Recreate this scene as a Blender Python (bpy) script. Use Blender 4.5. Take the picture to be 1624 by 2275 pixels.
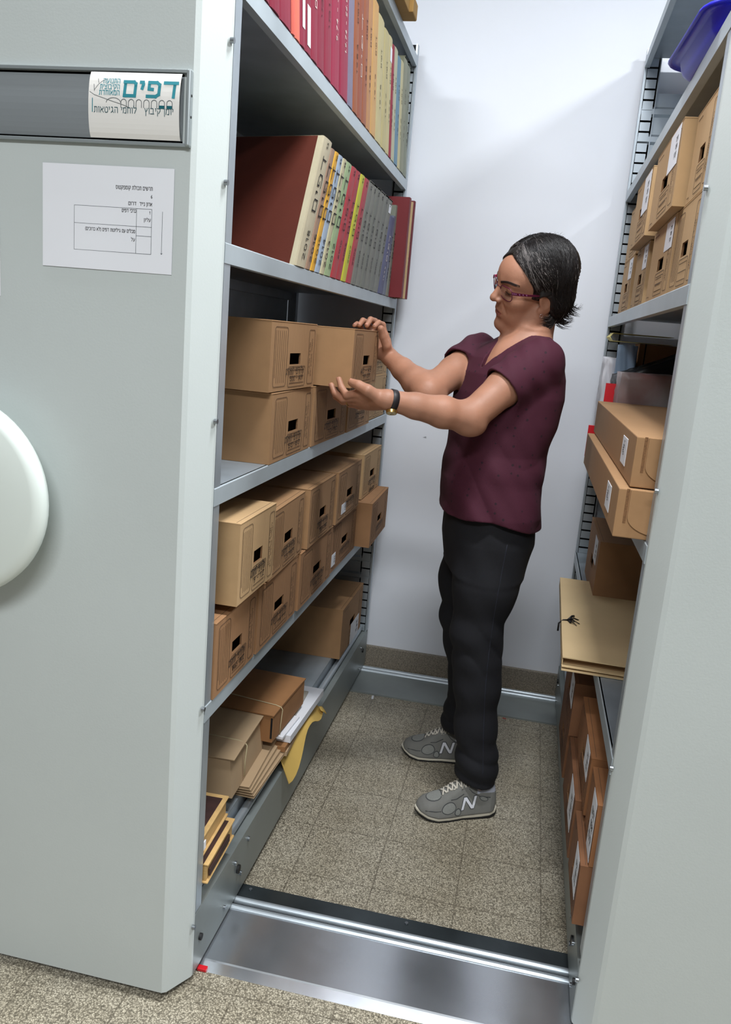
import bpy, bmesh, math, random
import numpy as np
from mathutils import Vector, Matrix
for o in list(bpy.data.objects): bpy.data.objects.remove(o, do_unlink=True)
SC = bpy.context.scene
COL = SC.collection
# ---------------------------------------------------------------- camera, light, exposure
cam_d = bpy.data.cameras.new('camera'); cam = bpy.data.objects.new('camera', cam_d); COL.objects.link(cam)
cam.location = (0.5204746512166962, -1.2295924699163943, 1.2983145096263415)
cam.rotation_euler = (1.3545229567972512, -0.08305512161733852, 0.20508086269860484)
cam_d.sensor_fit = 'VERTICAL'; cam_d.sensor_height = 24.0; cam_d.lens = 1816.741443374267 / 2275 * 24.0
cam_d.clip_start = 0.02; cam_d.clip_end = 50
SC.camera = cam
W = 0.745          # aisle width between the two shelf faces
YW = 1.815         # back wall
CEIL = 3.0
world = bpy.data.worlds.new('room_world'); SC.world = world; world.use_nodes = True
world.node_tree.nodes['Background'].inputs[0].default_value = (0.90, 0.95, 1.0, 1)
world.node_tree.nodes['Background'].inputs[1].default_value = 0.23
def area(name, loc, size, power, rot=(0, 0, 0), col=(1, 1, 1)):
    l = bpy.data.lights.new(name, 'AREA'); l.shape = 'RECTANGLE'; l.size, l.size_y = size
    l.energy = power; l.color = col
    o = bpy.data.objects.new(name, l); o.location = loc; o.rotation_euler = rot; COL.objects.link(o); return o
area('ceiling_tube_light', (0.62, 0.10, 2.93), (0.5, 0.16), 46, col=(0.95, 0.98, 1.0))
area('ceiling_tube_light', (1.85, 0.00, 2.93), (0.4, 0.16), 54, col=(0.95, 0.98, 1.0))
area('ceiling_tube_light', (-0.55, 0.0, 2.93), (0.6, 0.16), 28, col=(0.95, 0.98, 1.0))
area('ceiling_tube_light', (0.5, -2.3, 2.93), (1.6, 0.5), 104, col=(0.95, 0.98, 1.0))
vs = SC.view_settings; vs.view_transform = 'Standard'; vs.look = 'None'; vs.exposure = 0.0; vs.gamma = 1.0
vs.use_curve_mapping = False
SC.cycles.max_bounces = 6; SC.cycles.diffuse_bounces = 4; SC.cycles.glossy_bounces = 3
rnd = random.Random(7)

# ---------------------------------------------------------------- materials
def lin(c):
    return tuple(((v / 255) / 12.92 if v / 255 <= 0.04045 else ((v / 255 + 0.055) / 1.055) ** 2.4) for v in c)
_M = {}
def mat(name, rgb, rough=0.6, metal=0.0, noise=0.0, nscale=30.0, bump=0.0, bscale=200.0, stretch=(1, 1, 1), spec=0.5, two=None, coat=0.0, detail=4, sheen=0.0, rvar=0.0):
    if name in _M: return _M[name]
    m = bpy.data.materials.new(name); m.use_nodes = True; nt = m.node_tree
    b = nt.nodes['Principled BSDF']; c = lin(rgb)
    b.inputs['Base Color'].default_value = (*c, 1); b.inputs['Roughness'].default_value = rough
    b.inputs['Metallic'].default_value = metal; b.inputs['Specular IOR Level'].default_value = spec
    if coat: b.inputs['Coat Weight'].default_value = coat
    if sheen: b.inputs['Sheen Weight'].default_value = sheen
    tc = nt.nodes.new('ShaderNodeTexCoord'); mp = nt.nodes.new('ShaderNodeMapping'); mp.inputs['Scale'].default_value = stretch
    nt.links.new(tc.outputs['Object'], mp.inputs[0])
    if noise or two:
        n = nt.nodes.new('ShaderNodeTexNoise'); n.inputs['Scale'].default_value = nscale; n.inputs['Detail'].default_value = detail
        nt.links.new(mp.outputs[0], n.inputs['Vector'])
        r = nt.nodes.new('ShaderNodeValToRGB'); r.color_ramp.elements[0].position = 0.3; r.color_ramp.elements[1].position = 0.7
        a = tuple(max(0, v * (1 - noise)) for v in c); d = tuple(min(1, v * (1 + noise)) for v in c)
        if two: a, d = c, lin(two)
        r.color_ramp.elements[0].color = (*a, 1); r.color_ramp.elements[1].color = (*d, 1)
        nt.links.new(n.outputs[0], r.inputs[0]); nt.links.new(r.outputs[0], b.inputs['Base Color'])
        if rvar:
            mr = nt.nodes.new('ShaderNodeMapRange'); mr.inputs[3].default_value = max(0.02, rough - rvar); mr.inputs[4].default_value = rough + rvar
            nt.links.new(n.outputs[0], mr.inputs[0]); nt.links.new(mr.outputs[0], b.inputs['Roughness'])
    if bump:
        n2 = nt.nodes.new('ShaderNodeTexNoise'); n2.inputs['Scale'].default_value = bscale; n2.inputs['Detail'].default_value = 3
        nt.links.new(mp.outputs[0], n2.inputs['Vector'])
        bp = nt.nodes.new('ShaderNodeBump'); bp.inputs['Strength'].default_value = bump; bp.inputs['Distance'].default_value = 0.002
        nt.links.new(n2.outputs[0], bp.inputs['Height']); nt.links.new(bp.outputs[0], b.inputs['Normal'])
    _M[name] = m; return m

M_PANEL = mat('painted_grey_steel', (190, 197, 196), 0.42, noise=0.02, nscale=4, bump=0.06, bscale=260)
M_WHEEL = mat('light_plastic', (212, 220, 215), 0.35)
M_GALV = mat('galvanised_steel', (176, 185, 192), 0.38, 0.6, noise=0.10, nscale=9, bump=0.05, bscale=30, rvar=0.08)
M_SHELF = mat('zinc_shelf_steel', (158, 168, 176), 0.45, 0.5, noise=0.10, nscale=14, rvar=0.06)
M_RAIL = mat('polished_steel_plate', (214, 219, 226), 0.22, 0.9, noise=0.12, nscale=5, rvar=0.09)
M_RAILD = mat('dark_worn_steel_plate', (84, 92, 96), 0.30, 0.8, noise=0.25, nscale=8, rvar=0.1)
M_LIP = mat('shelf_lip_paint', (172, 182, 188), 0.42, 0.25, noise=0.05, nscale=12)
M_SKIRT = mat('dull_galvanised_skirt', (140, 147, 146), 0.40, 0.35, noise=0.12, nscale=6, rvar=0.08)
M_BOLT = mat('bolt_steel', (150, 155, 160), 0.3, 0.9)
M_RUBBER = mat('black_rubber', (18, 18, 20), 0.6)
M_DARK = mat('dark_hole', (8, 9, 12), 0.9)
M_INK = mat('black_ink', (22, 19, 20), 0.7)
M_PRINT = mat('box_print_ink', (74, 54, 38), 0.8)
M_PAPER = mat('white_paper', (226, 228, 234), 0.75)
M_CARD = mat('corrugated_cardboard', (159, 122, 85), 0.85, noise=0.05, nscale=25, bump=0.12, bscale=60, stretch=(1, 6, 1))
M_CARD2 = mat('light_cardboard', (178, 146, 106), 0.85, noise=0.04, nscale=25, bump=0.12, bscale=60, stretch=(1, 6, 1))
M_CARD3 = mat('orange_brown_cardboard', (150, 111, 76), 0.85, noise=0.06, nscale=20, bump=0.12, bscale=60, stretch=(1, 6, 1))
M_CARDE = mat('torn_cardboard_edge', (120, 86, 56), 0.95, noise=0.3, nscale=300)

# ---------------------------------------------------------------- mesh helpers
class MB:
    def __init__(s): s.v = []; s.f = []; s.m = []; s.sm = []; s.mats = []
    def mi(s, m):
        if m not in s.mats: s.mats.append(m)
        return s.mats.index(m)
    def add(s, vs_, fs, m, smooth=False, T=None):
        k = len(s.v); i = s.mi(m)
        for p in vs_:
            s.v.append(tuple(T @ Vector(p)) if T is not None else tuple(p))
        for f in fs: s.f.append(tuple(k + a for a in f)); s.m.append(i); s.sm.append(smooth)
        return s
    def box(s, x0, x1, y0, y1, z0, z1, m, T=None):
        v = [(x, y, z) for x in (x0, x1) for y in (y0, y1) for z in (z0, z1)]
        return s.add(v, [(0, 1, 3, 2), (4, 6, 7, 5), (0, 4, 5, 1), (2, 3, 7, 6), (0, 2, 6, 4), (1, 5, 7, 3)], m, T=T)
    def bbox(s, x0, x1, y0, y1, z0, z1, m, b=0.002, seg=2, T=None):
        bm = bmesh.new(); bmesh.ops.create_cube(bm, size=1)
        for w in bm.verts:
            w.co = Vector(((x0 + x1) / 2 + w.co.x * (x1 - x0), (y0 + y1) / 2 + w.co.y * (y1 - y0), (z0 + z1) / 2 + w.co.z * (z1 - z0)))
        bmesh.ops.bevel(bm, geom=bm.edges[:], offset=b, segments=seg, affect='EDGES', profile=0.5)
        return s.bm(bm, m, T=T)
    def bm(s, bm, m, smooth=False, T=None):
        bm.verts.index_update()
        vs_ = [w.co.copy() for w in bm.verts]; fs = [[w.index for w in f.verts] for f in bm.faces]; bm.free()
        return s.add(vs_, fs, m, smooth, T)
    def prism(s, pts, axis, a0, a1, m, smooth=False, T=None):
        # pts: 2D outline; axis 'x': (y,z) outline extruded in x, 'y': (x,z), 'z': (x,y)
        n = len(pts)
        def mk(p, a): return {'x': (a, p[0], p[1]), 'y': (p[0], a, p[1]), 'z': (p[0], p[1], a)}[axis]
        v = [mk(p, a0) for p in pts] + [mk(p, a1) for p in pts]
        f = [(i, (i + 1) % n, n + (i + 1) % n, n + i) for i in range(n)]
        s.add(v, f, m, smooth, T)
        return s.add(v, [tuple(range(n - 1, -1, -1)), tuple(range(n, 2 * n))], m, False, T)
    def cyl(s, c, r, d, m, axis=(1, 0, 0), n=16, r2=None, smooth=True, T=None):
        ax = Vector(axis).normalized(); u = ax.orthogonal().normalized(); w = ax.cross(u); c = Vector(c); r2 = r if r2 is None else r2
        v = [c + (u * math.cos(2 * math.pi * i / n) + w * math.sin(2 * math.pi * i / n)) * r for i in range(n)]
        v += [c + ax * d + (u * math.cos(2 * math.pi * i / n) + w * math.sin(2 * math.pi * i / n)) * r2 for i in range(n)]
        s.add(v, [(i, (i + 1) % n, n + (i + 1) % n, n + i) for i in range(n)], m, smooth, T)
        return s.add(v, [tuple(range(n - 1, -1, -1)), tuple(range(n, 2 * n))], m, False, T)
    def lathe(s, c, prof, m, axis=(0, 1, 0), n=32, T=None):
        ax = Vector(axis).normalized(); u = ax.orthogonal().normalized(); w = ax.cross(u); c = Vector(c); v = []
        for r, a in prof:
            for i in range(n): v.append(c + ax * a + (u * math.cos(2 * math.pi * i / n) + w * math.sin(2 * math.pi * i / n)) * r)
        f = [(k * n + i, k * n + (i + 1) % n, (k + 1) * n + (i + 1) % n, (k + 1) * n + i) for k in range(len(prof) - 1) for i in range(n)]
        return s.add(v, f, m, True, T)
    def tube(s, pts, r, m, n=8, T=None, flat=1.0):
        P = [Vector(p) for p in pts]; R = r if isinstance(r, (list, tuple)) else [r] * len(P); v = []; up = None
        for i, p in enumerate(P):
            t = (P[min(i + 1, len(P) - 1)] - P[max(i - 1, 0)])
            t = t.normalized() if t.length > 1e-9 else Vector((0, 0, 1))
            if up is None: up = t.orthogonal().normalized()
            up = (up - t * up.dot(t)); up = up.normalized() if up.length > 1e-6 else t.orthogonal().normalized()
            w = t.cross(up)
            for k in range(n):
                a = 2 * math.pi * k / n; v.append(p + (up * math.cos(a) * flat + w * math.sin(a)) * R[i])
        L = len(P)
        f = [(i * n + k, i * n + (k + 1) % n, (i + 1) * n + (k + 1) % n, (i + 1) * n + k) for i in range(L - 1) for k in range(n)]
        f += [tuple(range(n - 1, -1, -1)), tuple(range((L - 1) * n, L * n))]
        return s.add(v, f, m, True, T)
    def strip(s, a, b, w, m, nrm, T=None, th=0.0003):
        # thin raised line from a to b lying in the plane with normal nrm
        a, b, nrm = Vector(a), Vector(b), Vector(nrm); d = (b - a)
        if d.length < 1e-6: return s
        d.normalize(); q = nrm.cross(d) * (w / 2); h = nrm * th
        v = [a - q, b - q, b + q, a + q, a - q + h, b - q + h, b + q + h, a + q + h]
        return s.add(v, [(4, 5, 6, 7), (0, 1, 5, 4), (1, 2, 6, 5), (2, 3, 7, 6), (3, 0, 4, 7)], m, T=T)
    def build(s, name, parent=None, loc=None, rot=None):
        me = bpy.data.meshes.new(name); me.from_pydata([tuple(p) for p in s.v], [], s.f)
        for m in s.mats: me.materials.append(m)
        me.polygons.foreach_set('material_index', s.m); me.polygons.foreach_set('use_smooth', s.sm); me.update()
        o = bpy.data.objects.new(name, me); COL.objects.link(o)
        if parent is not None: o.parent = parent
        if loc is not None: o.location = loc
        if rot is not None: o.rotation_euler = rot
        return o
def tag(o, label=None, cat=None, group=None, kind=None):
    if label: o['label'] = label
    if cat: o['category'] = cat
    if group: o['group'] = group
    if kind: o['kind'] = kind
    return o
def thing(name, label, cat, loc=(0, 0, 0), rot=(0, 0, 0), group=None):
    o = bpy.data.objects.new(name, None); o.empty_display_size = 0.05; COL.objects.link(o)
    o.location = loc; o.rotation_euler = rot
    return tag(o, label, cat, group)
def struct(o): o['kind'] = 'structure'; return o

# lettering: every sign is drawn from pen strokes, laid out left to right (Hebrew strings are reversed for display)
GL = {
 'א': [[(0, 1), (.65, 0)], [(.6, 1), (.6, .7), (.38, .55)], [(.05, 0), (.08, .35), (.25, .58)]], 'ב': [[(0, 1), (.5, 1), (.56, .9), (.56, 0)], [(0, 0), (.70, 0)]],
 'ג': [[(.1, 1), (.35, 1), (.38, .35), (.5, 0)], [(.37, .35), (.05, 0)]], 'ד': [[(0, 1), (.66, 1)], [(.52, 1), (.52, 0)]], 'ה': [[(0, 1), (.55, 1), (.6, .9), (.6, 0)], [(.08, .6), (.08, 0)]],
 'ו': [[(0, 1), (.12, 1), (.15, .9), (.15, 0)]], 'ז': [[(0, 1), (.35, 1)], [(.18, 1), (.18, 0)]], 'ח': [[(0, 1), (.55, 1), (.6, .9), (.6, 0)], [(.08, 1), (.08, 0)]],
 'ט': [[(.05, 1), (.05, .2), (.15, 0), (.5, 0), (.62, .2), (.62, .8), (.5, 1), (.33, .95)]], 'י': [[(0, 1), (.12, 1), (.14, .85), (.10, .55)]], 'כ': [[(0, 1), (.4, 1), (.55, .85), (.55, .15), (.4, 0), (0, 0)]],
 'ל': [[(0, 1.35), (0, 1), (.55, 1), (.55, .82), (.2, 0)]], 'מ': [[(0, 1), (.12, .75), (.02, 0)], [(.1, .82), (.3, 1), (.5, 1), (.62, .85), (.62, 0), (.3, 0)]], 'נ': [[(.1, 1), (.3, 1), (.34, .9), (.34, 0), (0, 0)]],
 'ס': [[(0, 1), (.5, 1), (.62, .75), (.6, .3), (.4, 0), (.22, 0), (.05, .3), (.05, .98)]], 'ע': [[(.02, 1), (.24, .12)], [(.58, 1), (.55, .5), (.3, .05), (0, -.1)]], 'פ': [[(.26, .5), (.06, .52), (.05, 1), (.45, 1), (.6, .85), (.6, .15), (.45, 0), (0, 0)]],
 'צ': [[(.02, 1), (.55, 0), (0, 0)], [(.55, 1), (.5, .65), (.3, .5)]], 'ק': [[(0, 1), (.6, 1), (.58, .6), (.3, .1)], [(.08, .6), (.08, -.35)]], 'ר': [[(0, 1), (.45, 1), (.55, .85), (.55, 0)]],
 'ש': [[(.02, 1), (.08, 0), (.45, 0), (.75, .4), (.75, 1)], [(.38, 1), (.35, .6), (.1, .3)]], 'ת': [[(.05, 1), (.5, 1), (.6, .88), (.6, 0)], [(.15, 1), (.15, .1), (0, 0)]], 'ך': [[(0, 1), (.45, 1), (.55, .88), (.55, -.35)]],
 'ם': [[(0, 1), (.5, 1), (.6, .88), (.6, 0), (.05, 0), (.05, 1)]], 'ן': [[(0, 1), (.1, 1), (.14, .9), (.14, -.35)]], 'ף': [[(.2, .5), (.05, .55), (.05, 1), (.45, 1), (.55, .85), (.55, -.35)]], 'ץ': [[(.02, 1), (.25, .3), (.25, -.35)], [(.5, 1), (.48, .7), (.27, .4)]],
 '0': [[(.12, 0), (0, .25), (0, .75), (.14, 1), (.32, 1), (.46, .75), (.46, .25), (.34, 0), (.12, 0)]], '1': [[(0, .78), (.2, 1), (.2, 0)]], '2': [[(0, .82), (.12, 1), (.34, 1), (.44, .8), (.38, .58), (0, 0), (.48, 0)]],
 '3': [[(0, .95), (.2, 1), (.4, .88), (.36, .62), (.15, .54), (.4, .42), (.44, .15), (.25, 0), (0, .06)]], '4': [[(.34, 0), (.34, 1), (0, .32), (.5, .32)]], '5': [[(.42, 1), (.06, 1), (.03, .58), (.3, .58), (.44, .38), (.38, .08), (.18, 0), (0, .08)]],
 '6': [[(.38, 1), (.12, .75), (0, .35), (.1, .03), (.32, 0), (.44, .22), (.36, .48), (.14, .5), (.02, .34)]], '7': [[(0, 1), (.46, 1), (.16, 0)]], '8': [[(.22, .54), (.04, .72), (.1, .96), (.34, .96), (.4, .74), (.22, .54), (.02, .3), (.1, .02), (.36, .02), (.44, .28), (.22, .54)]],
 '9': [[(.42, .66), (.3, .5), (.08, .54), (0, .78), (.12, 1), (.34, .98), (.43, .7), (.36, .2), (.16, 0)]], '-': [[(.02, .45), (.34, .45)]], '.': [[(0, 0), (.06, .03)]], '/': [[(0, -.1), (.3, 1.1)]], '"': [[(0, 1.1), (0, .8)], [(.14, 1.1), (.14, .8)]],
 '(': [[(.2, 1.15), (.03, .8), (.03, .2), (.2, -.15)]], ')': [[(0, 1.15), (.17, .8), (.17, .2), (0, -.15)]], ' ': []}
def heb(s): return s[::-1]
def write(mb, txt, org, right, up, height, m, width=None, align='l', bold=0.0, lift=0.0004, shear=0.0):
    """strokes with letter height `height`; org = lower left corner, or right end when align='r'"""
    right, up = Vector(right).normalized(), Vector(up).normalized(); n = right.cross(up)
    adv = 0.0; items = []
    for ch in txt:
        g = GL.get(ch, [])
        wd = max([p[0] for s in g for p in s] or [.22]); items.append((adv, g)); adv += wd + .26
    tot = adv - .26; sx = height if width is None else width / max(.01, tot)
    off = {'l': 0, 'r': -tot * sx, 'c': -tot * sx / 2}[align]; org = Vector(org) + n * lift; pen = height * (.13 + bold * 8)
    for a, g in items:
        for s in g:
            q = [org + right * ((a + p[0]) * sx + off + shear * p[1] * height) + up * (p[1] * height) for p in s]
            for i in range(len(q) - 1):
                d = q[i + 1] - q[i]
                if d.length > 1e-7:
                    d = d.normalized() * pen * .42; mb.strip(q[i] - d, q[i + 1] + d, pen, m, n, th=.00012)
# ================================================================ the room
def floor_mat():
    m = bpy.data.materials.new('terrazzo_tiles'); m.use_nodes = True; nt = m.node_tree; b = nt.nodes['Principled BSDF']
    N = nt.nodes.new; L = nt.links.new
    tc = N('ShaderNodeTexCoord')
    v = N('ShaderNodeTexVoronoi'); v.inputs['Scale'].default_value = 300
    dn = N('ShaderNodeTexNoise'); dn.inputs['Scale'].default_value = 160; dn.inputs['Detail'].default_value = 2; L(tc.outputs['Object'], dn.inputs['Vector'])
    va = N('ShaderNodeVectorMath'); va.operation = 'SCALE'; va.inputs['Scale'].default_value = .005; L(dn.outputs['Color'], va.inputs[0])
    vb = N('ShaderNodeVectorMath'); L(tc.outputs['Object'], vb.inputs[0]); L(va.outputs[0], vb.inputs[1]); L(vb.outputs[0], v.inputs['Vector'])
    r = N('ShaderNodeValToRGB'); e = r.color_ramp.elements
    e[0].position = 0.0; e[0].color = (*lin((216, 211, 195)), 1); e[1].position = 1.0; e[1].color = (*lin((94, 89, 79)), 1)
    for p, c in ((0.38, (188, 181, 165)), (0.55, (140, 134, 120))):
        q = e.new(p); q.color = (*lin(c), 1)
    L(v.outputs['Distance'], r.inputs[0])
    # chips of several colours
    r2 = N('ShaderNodeValToRGB'); e2 = r2.color_ramp.elements; e2[0].color = (0.62, 0.60, 0.56, 1); e2[1].color = (1.1, 1.09, 1.06, 1)
    sx = N('ShaderNodeSeparateColor'); L(v.outputs['Color'], sx.inputs[0]); L(sx.outputs[0], r2.inputs[0])
    mx = N('ShaderNodeMix'); mx.data_type = 'RGBA'; mx.blend_type = 'MULTIPLY'; mx.inputs[0].default_value = 1.0
    L(r.outputs[0], mx.inputs[6]); L(r2.outputs[0], mx.inputs[7])
    # broad dirt
    n = N('ShaderNodeTexNoise'); n.inputs['Scale'].default_value = 5; L(tc.outputs['Object'], n.inputs['Vector'])
    r3 = N('ShaderNodeValToRGB'); r3.color_ramp.elements[0].position = 0.35; r3.color_ramp.elements[0].color = (0.84, 0.82, 0.78, 1); r3.color_ramp.elements[1].position = 0.65; r3.color_ramp.elements[1].color = (1, 1, 1, 1)
    L(n.outputs[0], r3.inputs[0])
    m2 = N('ShaderNodeMix'); m2.data_type = 'RGBA'; m2.blend_type = 'MULTIPLY'; m2.inputs[0].default_value = 1.0
    L(mx.outputs[2], m2.inputs[6]); L(r3.outputs[0], m2.inputs[7])
    # tile joints every 20 cm
    sp = N('ShaderNodeSeparateXYZ'); L(tc.outputs['Object'], sp.inputs[0]); outs = []
    for ax, off in ((0, 0.290), (1, 0.4856)):
        a = N('ShaderNodeMath'); a.operation = 'SUBTRACT'; a.inputs[1].default_value = off - 20.0; L(sp.outputs[ax], a.inputs[0])
        c = N('ShaderNodeMath'); c.operation = 'PINGPONG'; c.inputs[1].default_value = 0.1; L(a.outputs[0], c.inputs[0])
        d = N('ShaderNodeMath'); d.operation = 'LESS_THAN'; d.inputs[1].default_value = 0.0017; L(c.outputs[0], d.inputs[0]); outs.append(d)
    mxm = N('ShaderNodeMath'); mxm.operation = 'MAXIMUM'; L(outs[0].outputs[0], mxm.inputs[0]); L(outs[1].outputs[0], mxm.inputs[1])
    ml = N('ShaderNodeMath'); ml.operation = 'MULTIPLY'; ml.inputs[1].default_value = 0.5; L(mxm.outputs[0], ml.inputs[0])
    m3 = N('ShaderNodeMix'); m3.data_type = 'RGBA'; L(ml.outputs[0], m3.inputs[0]); L(m2.outputs[2], m3.inputs[6]); m3.inputs[7].default_value = (*lin((66, 58, 46)), 1)
    L(m3.outputs[2], b.inputs['Base Color']); b.inputs['Roughness'].default_value = 0.45
    return m
M_FLOOR = floor_mat()
M_WALL = mat('white_wall_plaster', (226, 230, 238), 0.8, noise=0.015, nscale=3, bump=0.10, bscale=45)
M_SKT = mat('terrazzo_skirting', (98, 92, 82), 0.6, two=(160, 150, 134), nscale=260)

struct(MB().box(-3.2, 3.6, -4.2, YW, -0.1, 0.0, M_FLOOR).build('floor'))
wb = MB(); wb.box(-3.2, 3.6, YW + 0.004, YW + 0.15, -0.1, CEIL, M_WALL)
wb.prism([(0.138, 0.932), (0.150, 0.937), (0.152, 0.930)], 'y', YW + 0.0035, YW + 0.0045, mat('wall_chip', (150, 152, 158), 0.9))
struct(wb.build('wall_back'))
struct(MB().box(-3.2, 3.6, -4.2, YW + 0.15, CEIL, CEIL + 0.1, mat('ceiling_white', (235, 236, 238), 0.9)).build('ceiling'))
sk = MB(); sk.bbox(-3.2, 3.6, YW - 0.012, YW + 0.004, 0.0, 0.0815, M_SKT, b=0.002)
struct(sk.build('baseboard_back'))

# ================================================================ floor rails
def rail(name, y0, sgn, lab):
    """cross section in (y, z); sgn=+1: the wide polished ramp is towards the camera"""
    t = thing(name, lab, 'rail', (0, y0, 0))
    X0, X1 = -1.3, 2.1
    a = MB(); a.prism([(0, 0), (0.022, 0.007), (0.025, 0.009), (0.178, 0.010), (0.178, 0.0)] if sgn > 0 else
                      [(0.0, 0.0), (0.0, 0.006), (0.185, 0.008), (0.185, 0.0)], 'x', X0, X1, M_RAIL if sgn > 0 else M_SKIRT)
    a.build('ramp_plate', t)
    if sgn > 0:
        b = MB(); b.prism([(0.222, 0), (0.222, 0.010), (0.272, 0.006), (0.2755, 0.0)], 'x', X0, X1, M_RAILD); b.build('dark_inner_plate', t)
    base = 0.178 if sgn > 0 else 0.185
    g = MB(); g.prism([(base + 0.0125, 0), (base + 0.0125, 0.005), (base + 0.028, 0.005), (base + 0.028, 0)], 'x', X0, X1, M_DARK); g.build('groove', t)
    for k, dy in enumerate((0.0, 0.027)):
        c = MB(); yy = base + dy + 0.008; n = 10
        prof = [(yy + 0.009 * math.cos(math.pi * i / n), 0.006 + 0.010 * math.sin(math.pi * i / n)) for i in range(n + 1)] + [(yy - 0.009, 0), (yy + 0.009, 0)]
        c.prism(prof, 'x', X0, X1, M_GALV, smooth=False); c.build('rail_ridge', t)
    return t
rf_ = rail('floor_rail', 0.1255, 1, 'polished steel floor rail with two ridges crossing the front of the aisle')
s_ = MB()
for x in (0.02, 0.39):
    s_ = MB(); s_.cyl((x, 0.255, 0.008), 0.004, 0.002, M_BOLT, axis=(0, 0, 1), n=10); s_.build('screw', rf_)
rb_ = rail('floor_rail', 1.5362, -1, 'dull grey steel floor rail along the skirting of the white back wall')

# ================================================================ mobile shelving units
DEP = 0.40
def unit(label, X, yfront, yrear, levels, side, wheel, ramp):
    """X(xi): world x of a depth xi behind the shelf face"""
    t = thing('mobile_shelving_unit', label, 'shelving unit', (X(0.4), (yfront + yrear) / 2, 0))
    off = Vector(t.location)
    def B(mb, name, parent=t, lab=None):
        o = mb.build(name)
        o.parent = parent
        d = off if parent is t else Vector((0, 0, 0))
        if parent is t:
            for v in o.data.vertices: v.co -= off
        else:
            for v in o.data.vertices: v.co -= off
        if lab: o['label'] = lab
        return o
    def bx(mb, a, b, y0, y1, z0, z1, m, bev=0.0):
        x0, x1 = sorted((X(a), X(b)))
        (mb.bbox(x0, x1, y0, y1, z0, z1, m, b=bev) if bev else mb.box(x0, x1, y0, y1, z0, z1, m))
    # end panel: folded sheet, chamfered edge facing the aisle
    yp, yr = ramp
    p = MB(); th = 0.0015
    out = [(X(0.85), yp), (X(0.038), yp), (X(0.030), yp + 0.005), (X(0.001), yr - 0.006), (X(0.0), yr), (X(0.012), yr), (X(0.012), yr - 0.003), (X(0.036), yp + 0.014), (X(0.85), yp + 0.012)]
    if side > 0: out = out[::-1]
    p.prism(out, 'z', 0.02, 2.30, M_PANEL)
    pan = B(p, 'end_panel')
    s = MB()
    for z in (0.137, 0.60, 1.13, 1.513, 1.72) if wheel else (0.118, 0.568, 1.08, 1.56, 1.9):
        s2 = MB(); s2.cyl((X(-0.001), yr - 0.012, z), 0.0045, 0.005, M_BOLT, axis=(-1 if side < 0 else 1, 0, 0), n=12) if False else s2.cyl((X(0.001), yr - 0.009, z), 0.0045, -0.006 * side, M_BOLT, axis=(1, 0, 0), n=12)
        B(s2, 'screw')
    # uprights
    for y1, front in ((yr + 0.002, True), (yrear, False)):
        ya = y1 if front else y1 - 0.028; u = MB()
        bx(u, 0.0, 0.0025, ya, ya + 0.028, 0.160, 2.26, M_GALV)            # flange facing the aisle
        bx(u, 0.002, 0.007, ya + 0.001, ya + 0.003, 0.02, 2.26, M_GALV)
        bx(u, 0.046, 0.049, ya + 0.001, ya + 0.026, 0.02, 2.26, M_GALV)
        bx(u, 0.004, 0.047, ya + 0.012, ya + 0.013, 0.02, 2.26, M_DARK)
        z = 0.03
        while z < 2.23:
            bx(u, 0.009, 0.041, ya + 0.002, ya + 0.0035, z, z + 0.026, M_GALV); z += 0.032
        B(u, 'upright')
        u = MB(); bx(u, DEP - 0.03, DEP, ya, ya + 0.028, 0.02, 2.26, M_GALV); B(u, 'upright')
    # end braces with folded ribs, between the rear uprights
    for z0, h in (((0.33, 0.16), (1.55, 0.14)) if side < 0 else ((1.93, 0.20), (0.90, 0.12))):
        u = MB(); y = yrear - 0.016; n = 5
        prof = [(y, z0), (y, z0 + h * .22), (y - .008, z0 + h * .26), (y - .008, z0 + h * .34), (y, z0 + h * .38), (y, z0 + h * .64), (y - .008, z0 + h * .68), (y - .008, z0 + h * .76), (y, z0 + h * .80), (y, z0 + h), (y + .002, z0 + h), (y + .002, z0)]
        x0, x1 = sorted((X(0.008), X(DEP)))
        u.prism(prof, 'x', x0, x1, M_GALV)
        for q in (.1, .5, .9): bx(u, 0.028, 0.040, y - 0.0015, y + 0.001, z0 + h * q - .006, z0 + h * q + .004, M_DARK)
        B(u, 'end_brace')
    # back sheet
    u = MB(); bx(u, DEP + 0.001, DEP + 0.004, yr + 0.004, yrear - 0.03, 0.2, levels[-1] - 0.01 if side < 0 else levels[3], M_SHELF); B(u, 'back_sheet')
    # shelves
    y0, y1 = yr + 0.001, yrear - 0.029
    for i, z in enumerate(levels):
        u = MB(); h = 0.033
        bx(u, 0.001, DEP, y0, y1, z - 0.004, z, M_SHELF)
        x0, x1 = X(0.0), X(0.012)
        pr = [(X(-0.0015), z - 0.002), (X(-0.0015), z - h), (X(0.014), z - h), (X(0.014), z - h + 0.0015), (X(0.0), z - h + 0.0015), (X(0.0), z - 0.004), (X(0.004), z - 0.004), (X(0.004), z), (X(0.0005), z)]
        u.prism(pr if side > 0 else pr[::-1], 'y', y0, y1, M_LIP)
        bx(u, DEP - 0.012, DEP, y0, y1, z - h, z, M_SHELF)
        B(u, 'shelf')
    # base: skirt, rounded tube, deck
    zs = 0.155 if side < 0 else 0.127
    zd = 0.205
    ys0, ys1 = (yr + 0.004, yrear)
    if side < 0: ys0 = 0.0905
    u = MB(); bx(u, 0.0, 0.004, ys0, ys1, 0.018, zs - 0.003, M_SKIRT); bx(u, 0.0, 0.02, ys0, ys1, zs - 0.003, zs, M_SKIRT)
    B(u, 'base_skirt')
    u = MB(); n = 8; x_c = 0.026; r = 0.010
    pts = [(X(x_c + r * math.cos(2 * math.pi * i / 16)), zs + 0.014 + r * math.sin(2 * math.pi * i / 16)) for i in range(16)]
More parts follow.
